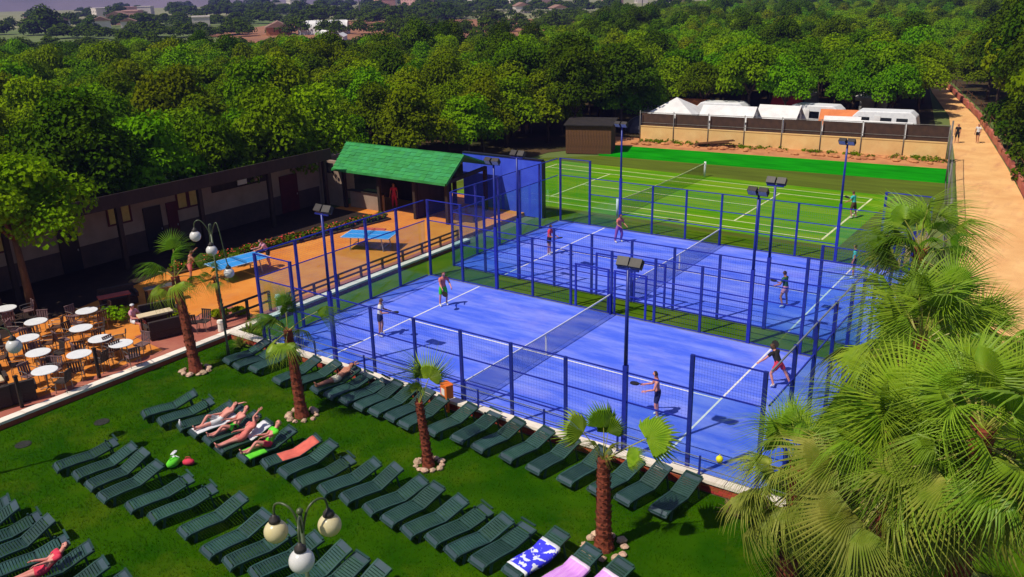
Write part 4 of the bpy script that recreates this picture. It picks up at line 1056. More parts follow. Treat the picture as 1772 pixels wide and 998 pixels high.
# ================================================================== PEOPLE
BODIES = []
def V(*a): return Vector(a)
def person(loc, rz, label, T=(0, 0, 1), Fw=(0, 1, 0), arms=None, legs=None, pelvis=None, hair="hair_dark", skin="skin_tan", shirt=None, shirt_len=.5, shorts=None,
           short_len=.5, shoes=None, scale=.95, long_hair=False, head_tilt=(0, 0, 0), group=None, hat=None):
    """joints are laid out in the figure's own space (front = Fw, spine = T); limb directions are given in that space too"""
    T = Vector(T).normalized(); Fw = Vector(Fw); Fw = (Fw - T * Fw.dot(T)).normalized(); Rt = Fw.cross(T).normalized()
    arms = arms or (((-.25, 0, -1), (-.1, .25, -1)), ((.25, 0, -1), (.1, .25, -1)))
    legs = legs or (((-.08, .03, -1), (-.03, -.05, -1)), ((.08, .03, -1), (.03, -.05, -1)))
    J = []; E = []; rad = []; tags = []
    def j(p, r, par=None, tg=None):
        J.append(Vector(p)); rad.append(r if isinstance(r, tuple) else (r, r))
        if par is not None: E.append((par, len(J) - 1)); tags.append(tg)
        return len(J) - 1
    pv_ = Vector(pelvis) if pelvis else Vector((0, 0, 0))
    P0 = j(pv_, (.145, .105))
    S1 = j(pv_ + T * .15 + Fw * .01, (.125, .095), P0, "belly")
    S2 = j(pv_ + T * .36 + Fw * .01, (.150, .108), S1, "chest")
    NK = j(pv_ + T * .51, (.058, .058), S2, "chest")
    hd = (T + Vector(head_tilt) * .5).normalized()
    H1 = j(J[NK] + hd * .08 + Fw * .015, (.068, .075), NK, "neck")
    H2 = j(J[H1] + hd * .095 + Fw * .012, (.082, .098), H1, "head")
    H3 = j(J[H2] + hd * .085 - Fw * .006, (.066, .078), H2, "head")
    j(J[H1] + hd * .07 + Fw * .115, (.014, .016), H2, "head")                 # nose
    for s in (-1, 1): j(J[H2] + Rt * s * .095 - hd * .02, (.012, .022), H2, "head")   # ears
    hands = []
    for s, (u, f) in zip((-1, 1), arms):
        u, f = Vector(u).normalized(), Vector(f).normalized()
        sh = j(J[S2] + T * .085 + Rt * s * .175, (.062, .060), S2, "shoulder")
        md_ = j(J[sh] + u * .15, (.050, .050), sh, "uarm")
        el = j(J[sh] + u * .29, (.041, .041), md_, "uarm")
        fm = j(J[el] + f * .09, (.041, .040), el, "farm")
        wr = j(J[el] + f * .25, (.027, .030), fm, "farm")
        hnd = j(J[wr] + f * .075, (.036, .020), wr, "hand")
        sdv = f.orthogonal().normalized(); b2 = f.cross(sdv)
        for k, (o_, ln) in enumerate(((-.03, .07), (-.011, .085), (.010, .08), (.030, .06))):
            a = j(J[hnd] + f * .035 + sdv * o_, .0095, hnd, "hand"); j(J[a] + f * ln * .85 + b2 * .03, .0075, a, "hand")
        a = j(J[wr] + f * .04 - sdv * .045 + b2 * .01, .011, wr, "hand"); j(J[a] + f * .05 - sdv * .012 + b2 * .015, .009, a, "hand")
        hands.append(len(J) - 1 - 10)
        hands[-1] = hnd
    feet = []
    for s, (u, f) in zip((-1, 1), legs):
        u, f = Vector(u).normalized(), Vector(f).normalized()
        hp = j(pv_ - T * .03 + Rt * s * .092, (.098, .092), P0, "hip")
        tm_ = j(J[hp] + u * .20, (.078, .078), hp, "thigh")
        kn = j(J[hp] + u * .42, (.055, .056), tm_, "thigh")
        cf = j(J[kn] + f * .13, (.055, .055), kn, "shin")
        an_ = j(J[kn] + f * .40, (.036, .036), cf, "shin")
        ft = (Fw - f * Fw.dot(f)); ft = ft.normalized() if ft.length > .2 else f.orthogonal().normalized()
        hl = j(J[an_] + f * .055 - ft * .035, (.034, .03), an_, "foot")
        to = j(J[an_] + f * .062 + ft * .15, (.038, .020), an_, "foot")
        feet.append(min(J[hl].z, J[to].z) - .026)
    if pelvis is None:
        dz = -min(feet)
        for v in J: v.z += dz
    me = bpy.data.meshes.new("body_cage"); me.from_pydata([tuple(v) for v in J], E, []); me.update()
    o = bpy.data.objects.new("person", me); COL.objects.link(o)
    sk = o.modifiers.new("skin", 'SKIN'); sk.use_smooth_shade = True; sk.branch_smoothing = .4
    dat = me.skin_vertices[0].data
    for i, r_ in enumerate(rad): dat[i].radius = r_
    dat[0].use_root = True
    ss = o.modifiers.new("sub", 'SUBSURF'); ss.levels = 1; ss.render_levels = 1
    BODIES.append(dict(o=o, J=J, E=E, tags=tags, loc=loc, rz=rz, label=label, hair=hair, skin=skin, shirt=shirt, shirt_len=shirt_len, shorts=shorts, short_len=short_len,
                       shoes=shoes, scale=scale, long_hair=long_hair, Fw=Fw, hd=hd, H=J[H2].copy(), H1=J[H1].copy(), group=group, hands=[J[h].copy() for h in hands], hat=hat, T=T))
    return BODIES[-1]
def bake_bodies():
    bpy.context.view_layer.update()
    dg = bpy.context.evaluated_depsgraph_get()
    for B in BODIES:
        o = B["o"]; ev = o.evaluated_get(dg)
        B["me"] = bpy.data.meshes.new_from_object(ev)
    for B in BODIES:
        old = B["o"]; cage = old.data
        bpy.data.objects.remove(old); bpy.data.meshes.remove(cage)
        me = B["me"]; me.name = "body"; me.materials.clear(); me.materials.append(MATS[B["skin"]])
        me.polygons.foreach_set("use_smooth", [True] * len(me.polygons))
        t = thing("person", B["label"], "person", B["loc"], B["rz"], B["group"]); t.scale = (B["scale"],) * 3
        inst("body", me, t); B["root"] = t
        J, E, tg = B["J"], B["E"], B["tags"]
        norms = [v.normal.copy() for v in me.vertices]; co = [v.co.copy() for v in me.vertices]
        pt, pf = [], []
        for p in me.polygons:
            c = p.center; best = (9, None, 0)
            for (a, b), k in zip(E, tg):
                A, D = J[a], J[b] - J[a]; l2 = D.length_squared
                q = max(0, min(1, (c - A).dot(D) / l2)) if l2 > 0 else 0
                d = (A + D * q - c).length
                if d < best[0]: best = (d, k, q, a, b)
            pt.append(best[1]); pf.append((best[2], best[3]))
        def region(fn, off, name, m, loose=0):
            fs = [p for p in me.polygons if fn(p)]
            if len(fs) < 4: return None
            idx = {}; vs_, ff = [], []
            for p in fs:
                f = []
                for vi in p.vertices:
                    if vi not in idx: idx[vi] = len(vs_); vs_.append(co[vi] + norms[vi] * off)
                    f.append(idx[vi])
                ff.append(f)
            mb = MB(); mb.v = [tuple(v) for v in vs_]; mb.f = ff; mb.m = [0] * len(ff)
            return mb.build(name, m, t, True)
        kids = {}
        for i, ((a, b), k) in enumerate(zip(E, tg)): kids.setdefault(k, []).append((a, b))
        def along_limb(p, first, second_tag):                       # fraction along thigh / upper arm
            k = pt[p.index]; q, a = pf[p.index]
            return k, q, (a in [x[0] for x in kids.get("hip", [])] or a in [x[1] for x in kids.get("hip", [])] or a in [x[1] for x in kids.get("shoulder", [])])
        def is_shirt(p):
            k, q, first = along_limb(p, 0, 0)
            if k in ("belly", "chest", "shoulder"): return True
            if k == "uarm": return (first and q <= 1) if B["shirt_len"] <= .5 else True
            return False
        def is_shorts(p):
            k, q, first = along_limb(p, 0, 0)
            if k == "hip" or (k == "belly" and q < .35): return True
            if k == "thigh": return first or q < (B["short_len"] - .5) * 2
            if k == "shin": return B["short_len"] > 1.1
            return False
        if B["shirt"]: region(is_shirt, .016, "shirt", B["shirt"])
        if B["shorts"]: region(is_shorts, .021, "shorts", B["shorts"])
        if B["shoes"]: region(lambda p: pt[p.index] == "foot", .012, "shoes", B["shoes"])
        H, F, hd = B["H"], B["Fw"], B["hd"]
        def is_hair(p):
            if pt[p.index] not in ("head", "neck"): return False
            d = p.center - H
            fr, up = d.dot(F), d.dot(hd)
            if up < (-.16 if B["long_hair"] else -.045): return False
            return fr < .030 or (up > .055 and fr < .09)
        region(is_hair, .010, "hair", B["hair"])
        if B["hat"]: region(lambda p: pt[p.index] == "head" and (p.center - H).dot(hd) > .02, .024, "hat", B["hat"])
        ey = MB()
        Rt = F.cross(B["T"]).normalized()
        for s in (-1, 1): ey.sphere(tuple(H + F * .092 + Rt * s * .034 - hd * .01), .010, 6, 4)
        ey.build("eyes", "hair_dark", t, True)
def racket(B, hand, d, label, m="cloth_black"):
    """bat held in a hand: handle, oval head"""
    d = Vector(d).normalized(); p = B["hands"][hand]
    sc_ = B["scale"]; M = Matrix.Rotation(B["rz"], 4, 'Z')
    wp = Vector(B["loc"]) + M @ (p * sc_); wd2 = M @ d
    t = thing("bat", label, "bat", wp, 0, "bats held by the padel players")
    t.rotation_mode = 'QUATERNION'; t.rotation_quaternion = wd2.to_track_quat('X', 'Z')
    MB().tube([(-.06, 0, 0), (.15, 0, 0)], .017, 8).build("handle", "cloth_black", t)
    pts = [(.27 + .15 * math.cos(k * 6.283 / 16), .125 * math.sin(k * 6.283 / 16)) for k in range(16)]
    MB().prism(pts, -.017, .017).build("head", m, t)

G1 = "padel players on the near court"; G2 = "padel players on the far court"
C0 = .02
b1 = person((3.3, 3.05, C0), R(-60), "padel player in white shirt and dark shorts on the near court", arms=(((-.4, .2, -1), (.1, .9, -.2)), ((.3, .3, -1), (0, 1, .1))), legs=(((-.18, .15, -1), (-.05, -.2, -1)), ((.18, .05, -1), (.05, -.12, -1))),
            T=(0, .12, 1), shirt="cloth_white", shorts="cloth_navy", hair="hair_brown", shoes="shoe_white", group=G1)
b2 = person((3.25, 7.1, C0), R(-115), "padel player in red top and bright green shorts", arms=(((-.4, .2, -1), (.1, .8, -.5)), ((.2, .5, -.9), (.1, 1, -.5))), legs=(((-.14, .2, -1), (-.05, -.25, -1)), ((.16, .1, -1), (.05, -.15, -1))),
            T=(0, .18, 1), shirt="cloth_coral", shorts="cloth_green", short_len=.8, hair="hair_brown", skin="skin_pink", shoes="shoe_white", group=G1)
b3 = person((15.7, 2.75, C0), R(120), "shirtless padel player in dark shorts holding a bat forward", arms=(((-.3, .35, -1), (0, 1, -.15)), ((.3, .4, -1), (0, 1, -.1))), legs=(((-.16, .2, -1), (-.05, -.22, -1)), ((.16, 0, -1), (.05, -.1, -1))),
            T=(0, .1, 1), shorts="cloth_navy", short_len=.75, hair="hair_dark", skin="skin_pink", shoes="shoe_white", group=G1)
b4 = person((18.2, 7.0, C0), R(70), "padel player in black top and red shorts bending at the right end", arms=(((-.5, .5, -.8), (-.2, .7, -.7)), ((.6, .4, -.5), (.5, .6, -.2))), legs=(((-.35, .5, -1), (-.1, -.5, -1)), ((.4, -.35, -1), (.2, -.5, -1))),
            T=(0, .55, 1), shirt="cloth_black", shorts="cloth_red", hair="hair_brown", skin="skin_pink", shoes="shoe_white", long_hair=True, group=G1)
b5 = person((3.1, 16.0, C0), R(-80), "padel player in red shirt and black shorts on the far court", arms=(((-.3, .3, -1), (.1, .9, -.4)), ((.3, .3, -1), (-.1, 1, -.3))), shirt="cloth_red", shorts="cloth_black", hair="hair_dark", shoes="shoe_white", T=(0, .1, 1), group=G2)
b6 = person((5.15, 19.8, C0), R(-110), "padel player in patterned top and purple trousers by the far fence", arms=(((-.3, .3, -1), (.1, .9, -.4)), ((.3, .3, -1), (-.1, 1, -.3))), legs=(((-.2, .25, -1), (-.05, -.3, -1)), ((.16, -.1, -1), (.05, -.15, -1))),
            shirt="cloth_coral", shorts="cloth_purple", short_len=1.3, hair="hair_dark", T=(0, .15, 1), shoes="shoe_white", group=G2)
b7 = person((15.9, 14.7, C0), R(80), "padel player in dark green shirt seen through the middle fence", arms=(((-.3, .3, -1), (.1, .9, -.4)), ((.3, .3, -1), (-.1, 1, -.3))), legs=(((-.2, .3, -1), (-.05, -.35, -1)), ((.2, .05, -1), (.05, -.15, -1))),
            shirt="cloth_forest", shorts="cloth_pink", hair="hair_dark", T=(0, .1, 1), shoes="shoe_white", group=G2)
b8 = person((17.35, 20.2, C0), R(100), "padel player half hidden by palms at the far court's right end", shirt="cloth_teal", shorts="cloth_navy", hair="hair_dark", shoes="shoe_white", group=G2)
b9 = person((14.5, 31.3, 0.01), R(75), "tennis player in teal shirt and brown shorts on the baseline", arms=(((-.3, .3, -1), (.1, .9, -.4)), ((.35, .2, -1), (.1, .9, -.1))), legs=(((-.2, .2, -1), (-.05, -.3, -1)), ((.2, -.1, -1), (.05, -.2, -1))),
            shirt="cloth_teal", shorts="cloth_brown", short_len=.85, hair="hair_brown", T=(0, .12, 1), shoes="shoe_white")
GT = "table tennis players"
person((-7.45, 6.35, TZ), R(160), "table tennis player in dark shorts leaning over the left table", arms=(((-.4, .7, -.5), (0, 1, -.1)), ((.4, .5, -.8), (0, 1, 0))), T=(0, .5, 1), legs=(((-.2, .3, -1), (0, -.3, -1)), ((.2, -.1, -1), (0, -.2, -1))),
       shorts="cloth_black", shirt="cloth_pink", hair="hair_brown", skin="skin_pink", group=GT)
person((-8.75, 2.75, TZ), R(-15), "table tennis player swinging at the left end of the left table", arms=(((-.6, .5, .1), (0, .8, .6)), ((.4, .4, -.8), (0, 1, 0))), T=(0, .25, 1), legs=(((-.25, .3, -1), (0, -.4, -1)), ((.2, -.1, -1), (0, -.2, -1))),
       shorts="cloth_coral", hair="hair_brown", skin="skin_tan", group=GT)
person((15.45, 60.9, .02), R(170), "walker in black carrying a white bag on the sandy path", shirt="cloth_black", shorts="cloth_black", short_len=1.0, hair="hair_dark", arms=(((-.15, .1, -1), (-.05, .3, -1)), ((.15, -.1, -1), (.05, .1, -1))), group="walkers on the path")
person((16.9, 61.6, .02), R(165), "walker in white shirt and black shorts on the sandy path", shirt="cloth_white", shorts="cloth_black", hair="hair_dark", arms=(((-.25, .3, -1), (-.1, .6, -.7)), ((.3, -.3, -1), (.1, .1, -1))),
       legs=(((-.08, .25, -1), (0, -.1, -1)), ((.08, -.25, -1), (0, -.35, -1))), group="walkers on the path")
person((-10.4, 18.9, TZ), R(200), "person in red shirt standing under the green roof", shirt="cloth_red", shorts="cloth_red", short_len=1.2, hair="hair_dark")
# seated on the terrace
person((-5.35, -2.35, TZ), R(-70), "seated person in pink top and white hat among the terrace tables", pelvis=(0, 0, .52), legs=(((-.15, 1, -.05), (0, .1, -1)), ((.15, 1, -.05), (0, .1, -1))), arms=(((-.3, .5, -.8), (.2, 1, 0)), ((.3, .5, -.8), (-.2, 1, 0))),
       shirt="cloth_pink", shorts="cloth_white", skin="skin_pink", hat="cloth_white", hair="hair_brown")
# sunbathers on loungers
def recline(key, i, label, T=(0, .87, .42), arms=None, legs=None, py=.98, pz=.42, **kw):
    x, y, a = LPOS[key, i]
    T = Vector(T)
    person((x, y, 0), a, label, T=T, Fw=(0, -T.z, T.y), pelvis=(0, py, pz), arms=arms or (((-.35, -.75, -.25), (.2, -.9, .15)), ((.35, -.75, -.25), (-.2, -.9, .15))),
           legs=legs or (((-.12, -1, .02), (-.02, -1, -.05)), ((.12, -1, .02), (.02, -1, -.05))), group="sunbathers on loungers", scale=.98, **kw)
recline("A", 5, "sunbather in yellow swimwear lying back beside the court wall", shorts="cloth_cream", skin="skin_tan", hair="hair_brown", arms=(((-.8, .5, .2), (.4, .7, .2)), ((.8, .5, .2), (-.4, .7, .2))))
recline("B", 3, "sunbather in white shorts with one arm bent over the head", shorts="cloth_white", short_len=.8, skin="skin_pink", hair="hair_dark", arms=(((-.8, .6, .3), (.5, .6, .2)), ((.3, -.8, -.2), (-.2, -1, .1))), legs=(((-.12, -1, .02), (-.02, -1, -.05)), ((.1, -.8, .62), (.02, -.7, -.75))))
recline("B", 4, "sunbather in bright green shorts propped up beside the white towel", shorts="cloth_green", skin="skin_pink", hair="hair_brown", T=(0, .72, .66), legs=(((-.12, -.9, .45), (-.02, -.8, -.6)), ((.12, -1, .02), (.02, -1, -.05))))
recline("B", 5, "sunbather in coral top with raised arm in the middle of the group", shirt="cloth_coral", shorts="cloth_coral", skin="skin_pink", hair="hair_blond", arms=(((-.5, .2, .8), (.3, .5, .6)), ((.4, -.7, -.3), (-.2, -1, .1))), T=(0, .78, .58), py=.85)
recline("B", 6, "sunbather in lime top sitting above the lime towel", shirt="lime_cloth", shorts="cloth_red", skin="skin_pink", hair="hair_blond", T=(0, .66, .75), py=.92, legs=(((-.15, -.85, .5), (-.02, -.75, -.65)), ((.12, -1, .05), (.02, -1, -.05))))
recline("D", 5, "sunbather in red seen at the lower left edge", shirt="cloth_red", shorts="cloth_red", skin="skin_pink", hair="hair_brown", T=(0, .8, .55), py=.7)
bake_bodies()
racket(b1, 1, (.1, 1, .1), "bat held by the player in white"); racket(b2, 1, (0, 1, -.6), "bat held low by the player in green shorts")
racket(b3, 1, (0, 1, .1), "black bat held forward by the shirtless player"); racket(b4, 1, (.4, .5, .5), "bat held by the bending player in black")
racket(b5, 1, (0, 1, .2), "bat held by the player in red"); racket(b7, 1, (0, 1, .1), "bat held by the player in dark green"); racket(b9, 1, (.2, 1, .3), "racket held by the tennis player")
# ================================================================== TERRACE FURNITURE
def round_table(x, y, label, rz=0):
    t = thing("cafe_table", label, "table", (x, y, TZ), rz, "white cafe tables on the terrace")
    MB().lathe([(.41, .715), (.43, .725), (.43, .742), (.42, .75)], 24).build("table_top", "white_paint", t)
    MB().tube([(0, 0, .05), (0, 0, .715)], .03, 8).build("column", "chair_metal", t, True)
    f = MB()
    for k in range(4):
        a = k * 1.571 + .785; f.tube([(0, 0, .08), (.15 * math.cos(a), .15 * math.sin(a), .07), (.28 * math.cos(a), .28 * math.sin(a), .015)], .018, 6)
    f.build("foot", "chair_metal", t)
def chair_proto(m):
    P = {}
    P["seat"] = MB().box(-.22, .22, -.21, .21, .42, .455).mesh("seat", m)
    bk_ = MB()
    for k in range(5):
        x = -.18 + .09 * k; bk_.bar((x, -.21, .47), (x, -.27, .84), .06, .02)
    bk_.bar((-.22, -.272, .85), (.22, -.272, .85), .05, .035)
    P["backrest"] = bk_.mesh("backrest", m)
    return P
CH = {m: chair_proto(m) for m in ("wicker", "wicker_brown", "chair_mauve")}
CLEG = {s: MB().tube([(0, 0, 0), (.0, s * .03, .43)], .014, 6).mesh("leg", "chair_metal") for s in (-1, 1)}
ARM = MB().tube([(0, .20, .44), (0, .21, .64), (0, .05, .66), (0, -.24, .66)], .014, 6).mesh("armrest", "chair_metal")
def chair(x, y, rz, m, label, group="chairs round the terrace tables"):
    t = thing("cafe_chair", label, "chair", (x, y, TZ), rz, group)
    for nm, me in CH[m].items(): inst(nm, me, t)
    for sx in (-.19, .19):
        inst("leg", CLEG[-1], t, (sx, .19, 0)); inst("leg", CLEG[1], t, (sx, -.22, 0)); inst("armrest", ARM, t, (sx * 1.2, 0, 0))
SHORT = ["table under the terrace tree", "table nearest the person in pink", "central terrace table", "table closest to the leaning palm", "table right of the globe lamp", "table nearest the kerb", "table in deep shade", "shaded table at the left edge", "table at the left edge in sun", "table behind the globe lamp", "table beside the yellowish shrub", "table between kerb and centre"]
TABLES = [(-8.1, -4.9, "white round table under the light green terrace tree"), (-5.8, -4.3, "white round table nearest the seated person in pink"), (-4.1, -4.5, "white round table at the centre of the terrace group"),
          (-2.95, -4.35, "white round table closest to the leaning palm"), (-4.8, -6.5, "white round table right of the white globe lamp"), (-3.0, -7.2, "white round table nearest the kerb in front"),
          (-10.8, -4.8, "white round table in deep shade at the left"), (-9.2, -7.0, "white round table at the left edge in shade"), (-6.4, -7.9, "white round table at the left edge in sun"), (-6.6, -6.0, "white round table behind the white globe lamp"), (-7.5, -3.1, "white round table beside the yellowish shrub"), (-3.35, -5.75, "white round table between the kerb table and the centre")]
fr = random.Random(3)
for i, (x, y, lab) in enumerate(TABLES):
    round_table(x, y, lab, fr.uniform(0, 1.5))
    a0 = fr.uniform(0, 1.57)
    for k in range(4):
        if (i, k) in ((2, 1), (5, 3)): continue
        a = a0 + k * 1.571 + fr.uniform(-.25, .25); d = fr.uniform(.62, .80)
        m = fr.choice(("wicker", "chair_mauve", "wicker_brown"))
        desc = {"wicker": "black", "chair_mauve": "mauve grey", "wicker_brown": "brown"}[m]
        chair(x + d * math.cos(a), y + d * math.sin(a), a + math.pi / 2 + fr.uniform(-.3, .3), m, "%s chair, %s round the %s" % (desc, ORD[k], SHORT[i]))
def sofa(x, y, rz, L_, label, cushion):
    t = thing("wicker_sofa", label, "sofa", (x, y, TZ), rz, "wicker sofas on the terrace")
    MB().box(-L_ / 2, L_ / 2, -.35, .35, .05, .36).build("base", "wicker", t, bevel=.02)
    MB().box(-L_ / 2, L_ / 2, -.40, -.26, .362, .82).build("backrest", "wicker", t, bevel=.02)
    for s in (-1, 1): MB().box(s * L_ / 2 - .06, s * L_ / 2 + .06, -.255, .36, .362, .58).build("armrest", "wicker", t, bevel=.015)
    MB().box(-L_ / 2 + .08, L_ / 2 - .08, -.25, .35, .363, .45).build("cushion", cushion, t, bevel=.03)
def long_table(x, y, rz, L_, label, m="cushion_cream"):
    t = thing("long_table", label, "table", (x, y, TZ), rz, "long tables on the terrace")
    MB().box(-L_ / 2, L_ / 2, -.25, .25, .72, .77).build("table_top", m, t, bevel=.01)
    for sx in (-1, 1):
        for sy in (-1, 1): MB().box(sx * (L_ / 2 - .08) - .03, sx * (L_ / 2 - .08) + .03, sy * .19 - .03, sy * .19 + .03, 0, .72).build("leg", "wicker", t)
long_table(-4.75, -1.75, R(72), 1.35, "long table with cream top behind the leaning palm")
sofa(-5.4, -1.15, R(-110), 1.5, "black wicker sofa behind the cream long table", "wicker")
sofa(-3.9, -1.9, R(72), 1.4, "black wicker sofa in front of the cream long table", "wicker")
long_table(-8.3, -1.4, R(70), 1.3, "long table with reddish top in the shade", "cushion_red")
sofa(-8.9, -.9, R(-110), 1.5, "black wicker sofa beside the reddish table in shade", "wicker")
long_table(-7.6, .4, R(70), 1.4, "long table with grey top at the rear of the terrace", "chair_metal")
sofa(-3.2, -9.2, R(75), 1.5, "dark wicker sofa with cream seat at the left edge of the terrace", "cushion_cream")
sofa(-4.6, -8.6, R(-105), 1.4, "dark wicker sofa facing the kerb at the left edge", "cushion_cream")
sofa(-2.95, -7.95 - .2, R(70), .9, "small dark wicker seat just left of the kerb post", "wicker")
chair(-3.2, -1.1, R(40), "wicker", "black chair standing alone beside the red ramp"); chair(-2.95, -.75, R(200), "wicker", "black chair behind the lone one beside the red ramp")
# short posts at the kerb
for i, (x, y) in enumerate(((-2.33, -8.45), (-2.33, -5.7))):
    p_ = thing("kerb_post", ("brown post at the kerb furthest left", "brown post at the kerb in front of the tables")[i], "post", (x, y, TZ), 0, "brown posts along the kerb")
    MB().box(-.05, .05, -.05, .05, 0, 1.15).build("shaft", "wood_dark", p_); MB().box(-.065, .065, -.065, .065, 1.15, 1.2).build("cap", "wood_dark", p_)
def rail_fence(a, b, n, h, label, zs, m="wood_brown"):
    t = thing("wooden_railing", label, "railing", (0, 0, TZ)); a, b = Vector((*a, 0)), Vector((*b, 0))
    for k in range(n + 1):
        q = a.lerp(b, k / n); MB().box(q.x - .05, q.x + .05, q.y - .05, q.y + .05, 0, h).build("post", m, t)
    for z in zs: MB().bar(a + Vector((0, 0, z)), b + Vector((0, 0, z)), .05, .09).build("rail", m, t)
rail_fence((-2.36, 3.2), (-2.36, 15.2), 8, .58, "low brown railing along the terrace beside the near court", (.30, .54))
rail_fence((-2.4, -.15), (-2.4, 2.2), 2, .95, "dark brown railing at the end of the ramp", (.5, .92), "wood_dark")
sp = thing("stone_pillar", "short white pillar at the corner of the ramp railing", "pillar", (-2.3, -.45, TZ))
MB().lathe([(.12, 0), (.10, .35), (.13, .40), (.11, .5), (.02, .52)], 12).build("shaft", "coping", sp)
sp = thing("stone_pillar", "white pillar at the court end of the ramp railing", "pillar", (-2.2, 2.5, TZ))
MB().lathe([(.12, 0), (.10, .55), (.14, .62), (.11, .72), (.02, .75)], 12).build("shaft", "coping", sp)
# table tennis
def tt_table(x, y, rz, label):
    t = thing("table_tennis_table", label, "table", (x, y, TZ), rz, "blue table tennis tables")
    for s in (-1, 1):
        MB().box(s * .69 - .675, s * .69 + .675, -.76, .76, .735, .765).build("table_half", "tt_blue", t)
        ln = MB().box(s * .69 - .675, s * .69 + .675, -.76, -.735, .766, .768).box(s * .69 - .675, s * .69 + .675, .735, .76, .766, .768).box(s * .69 - .675, s * .69 + .675, -.008, .008, .766, .768)
        ln.box(s * 1.35 - .015, s * 1.35 + .015, -.734, .734, .7665, .7685).build("white_line", "line_white", t)
        for sy in (-.55, .55): MB().bar((s * .95, sy, 0), (s * .85, sy, .735), .05).build("leg", "galvanised", t)
        MB().bar((s * .93, -.55, .2), (s * .93, .55, .2), .03).build("brace", "galvanised", t)
    wires(1.7, .14, .03, .006).build("net", "net_cord", t, loc=(0, -.85, .766), rz=R(90))
tt_table(-7.75, 4.75, R(82), "blue table tennis table at the left with players")
tt_table(-5.45, 11.55, R(22), "blue table tennis table on its own near the pavilion")
tb = thing("red_bench", "low red bench behind the right table tennis table", "bench", (-6.9, 13.2, TZ), R(20))
MB().box(-.8, .8, -.2, .2, .42, .48).build("seat", "cushion_red", tb)
for s in (-.6, .6): MB().box(s - .05, s + .05, -.18, .18, 0, .42).build("leg", "cushion_red", tb)
# flower border before the long building
fb = thing("flower_border", "low border of red flowers and green plants before the dark building", "flower bed", (0, 0, TZ))
mbp = MB(); mbf = MB(); q = random.Random(9)
for k in range(60):
    t_ = k / 60; x, y = -11.0 + 1.9 * t_ + q.uniform(-.25, .25), 3.4 + 13.2 * t_
    leaf_quads(mbp, (x, y, .22), .34, .34, .26, 55, .16, q)
    leaf_quads(mbf, (x, y, .28), .30, .30, .24, 14, .10, q, .8)
mbp.build("foliage", "leaf_dark", fb, kind="stuff"); mbf.build("flowers", "flower_red", fb, kind="stuff")
MB().add([(-11.5, 3.2, 0), (-10.5, 3.0, 0), (-8.6, 16.6, 0), (-9.6, 16.8, 0), (-11.5, 3.2, .10), (-10.5, 3.0, .10), (-8.6, 16.6, .10), (-9.6, 16.8, .10)],
         [(4, 5, 6, 7), (0, 1, 5, 4), (1, 2, 6, 5), (2, 3, 7, 6), (3, 0, 4, 7)]).build("bed", "forest_floor", fb)
def bush(x, y, z, r_, label, m="leaf_b", spiky=False, n=420):
    t = thing("shrub", label, "shrub", (x, y, z)); q = random.Random(int(x * 100 + y * 10))
    mb = MB()
    if spiky:
        for k in range(70):
            a = q.uniform(0, 6.28); el = q.uniform(.25, 1.4); d = Vector((math.cos(a) * math.cos(el), math.sin(a) * math.cos(el), math.sin(el))); s_ = Vector((-d.y, d.x, 0)).normalized() * .025
            L_ = r_ * q.uniform(.7, 1.1)
            mb.add([-s_, s_, d * L_ * .6 + s_ * .9, d * L_ * .6 - s_ * .9, d * L_ - Vector((0, 0, .12 * L_))], [(0, 1, 2, 3), (3, 2, 4)])
    else:
        for k in range(6): leaf_quads(mb, (q.uniform(-.5, .5) * r_, q.uniform(-.5, .5) * r_, r_ * q.uniform(.4, .7)), r_ * .55, r_ * .55, r_ * .45, n // 6, .13, q)
    mb.build("foliage", m, t); MB().tube([(0, 0, 0), (0, 0, r_ * .6)], .03, 6).build("stem", "bark", t)
bush(-3.6, .5, TZ, .42, "low green shrub beside the red ramp"); bush(-3.2, 1.15, TZ, .38, "low green shrub nearest the ramp railing"); bush(-5.1, -.7, TZ, .5, "green shrub behind the cream long table")
bush(-1.2, .1, 0, .8, "yellow green spiky shrub at the wall corner by the kerb", "palm_leaf_old", True); bush(-.7, -.75, 0, .55, "small spiky shrub in front of the wall corner", "palm_leaf_old", True)
bush(-7.0, -2.2, TZ, .7, "yellowish shrub among the terrace chairs", "leaf_bright"); bush(-9.4, 5.8, TZ, .6, "olive shrub at the end of the flower border")
bush(15.35, -10.4, 0, .95, "light leafy shrub at the bottom edge right of the globe lamp", "leaf_bright", True); bush(8.15, -13.3, 0, .9, "olive shrub at the bottom edge between the loungers", "palm_leaf_old", True)
bush(19.7, -1.0, 0, .5, "dry dark shrub at the end of the low brick wall", "palm_leaf_dead", True); bush(20.6, -1.3, 0, .8, "dark shrub under the low palm at the court corner", "leaf_dark")
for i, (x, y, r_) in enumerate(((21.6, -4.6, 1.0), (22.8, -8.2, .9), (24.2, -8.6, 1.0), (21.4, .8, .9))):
    bush(x, y, 0, r_, ("undergrowth below the largest palm", "dark undergrowth at the lower right edge", "shaded undergrowth in the lower right corner", "undergrowth behind the court corner")[i], "leaf_dark", n=900)
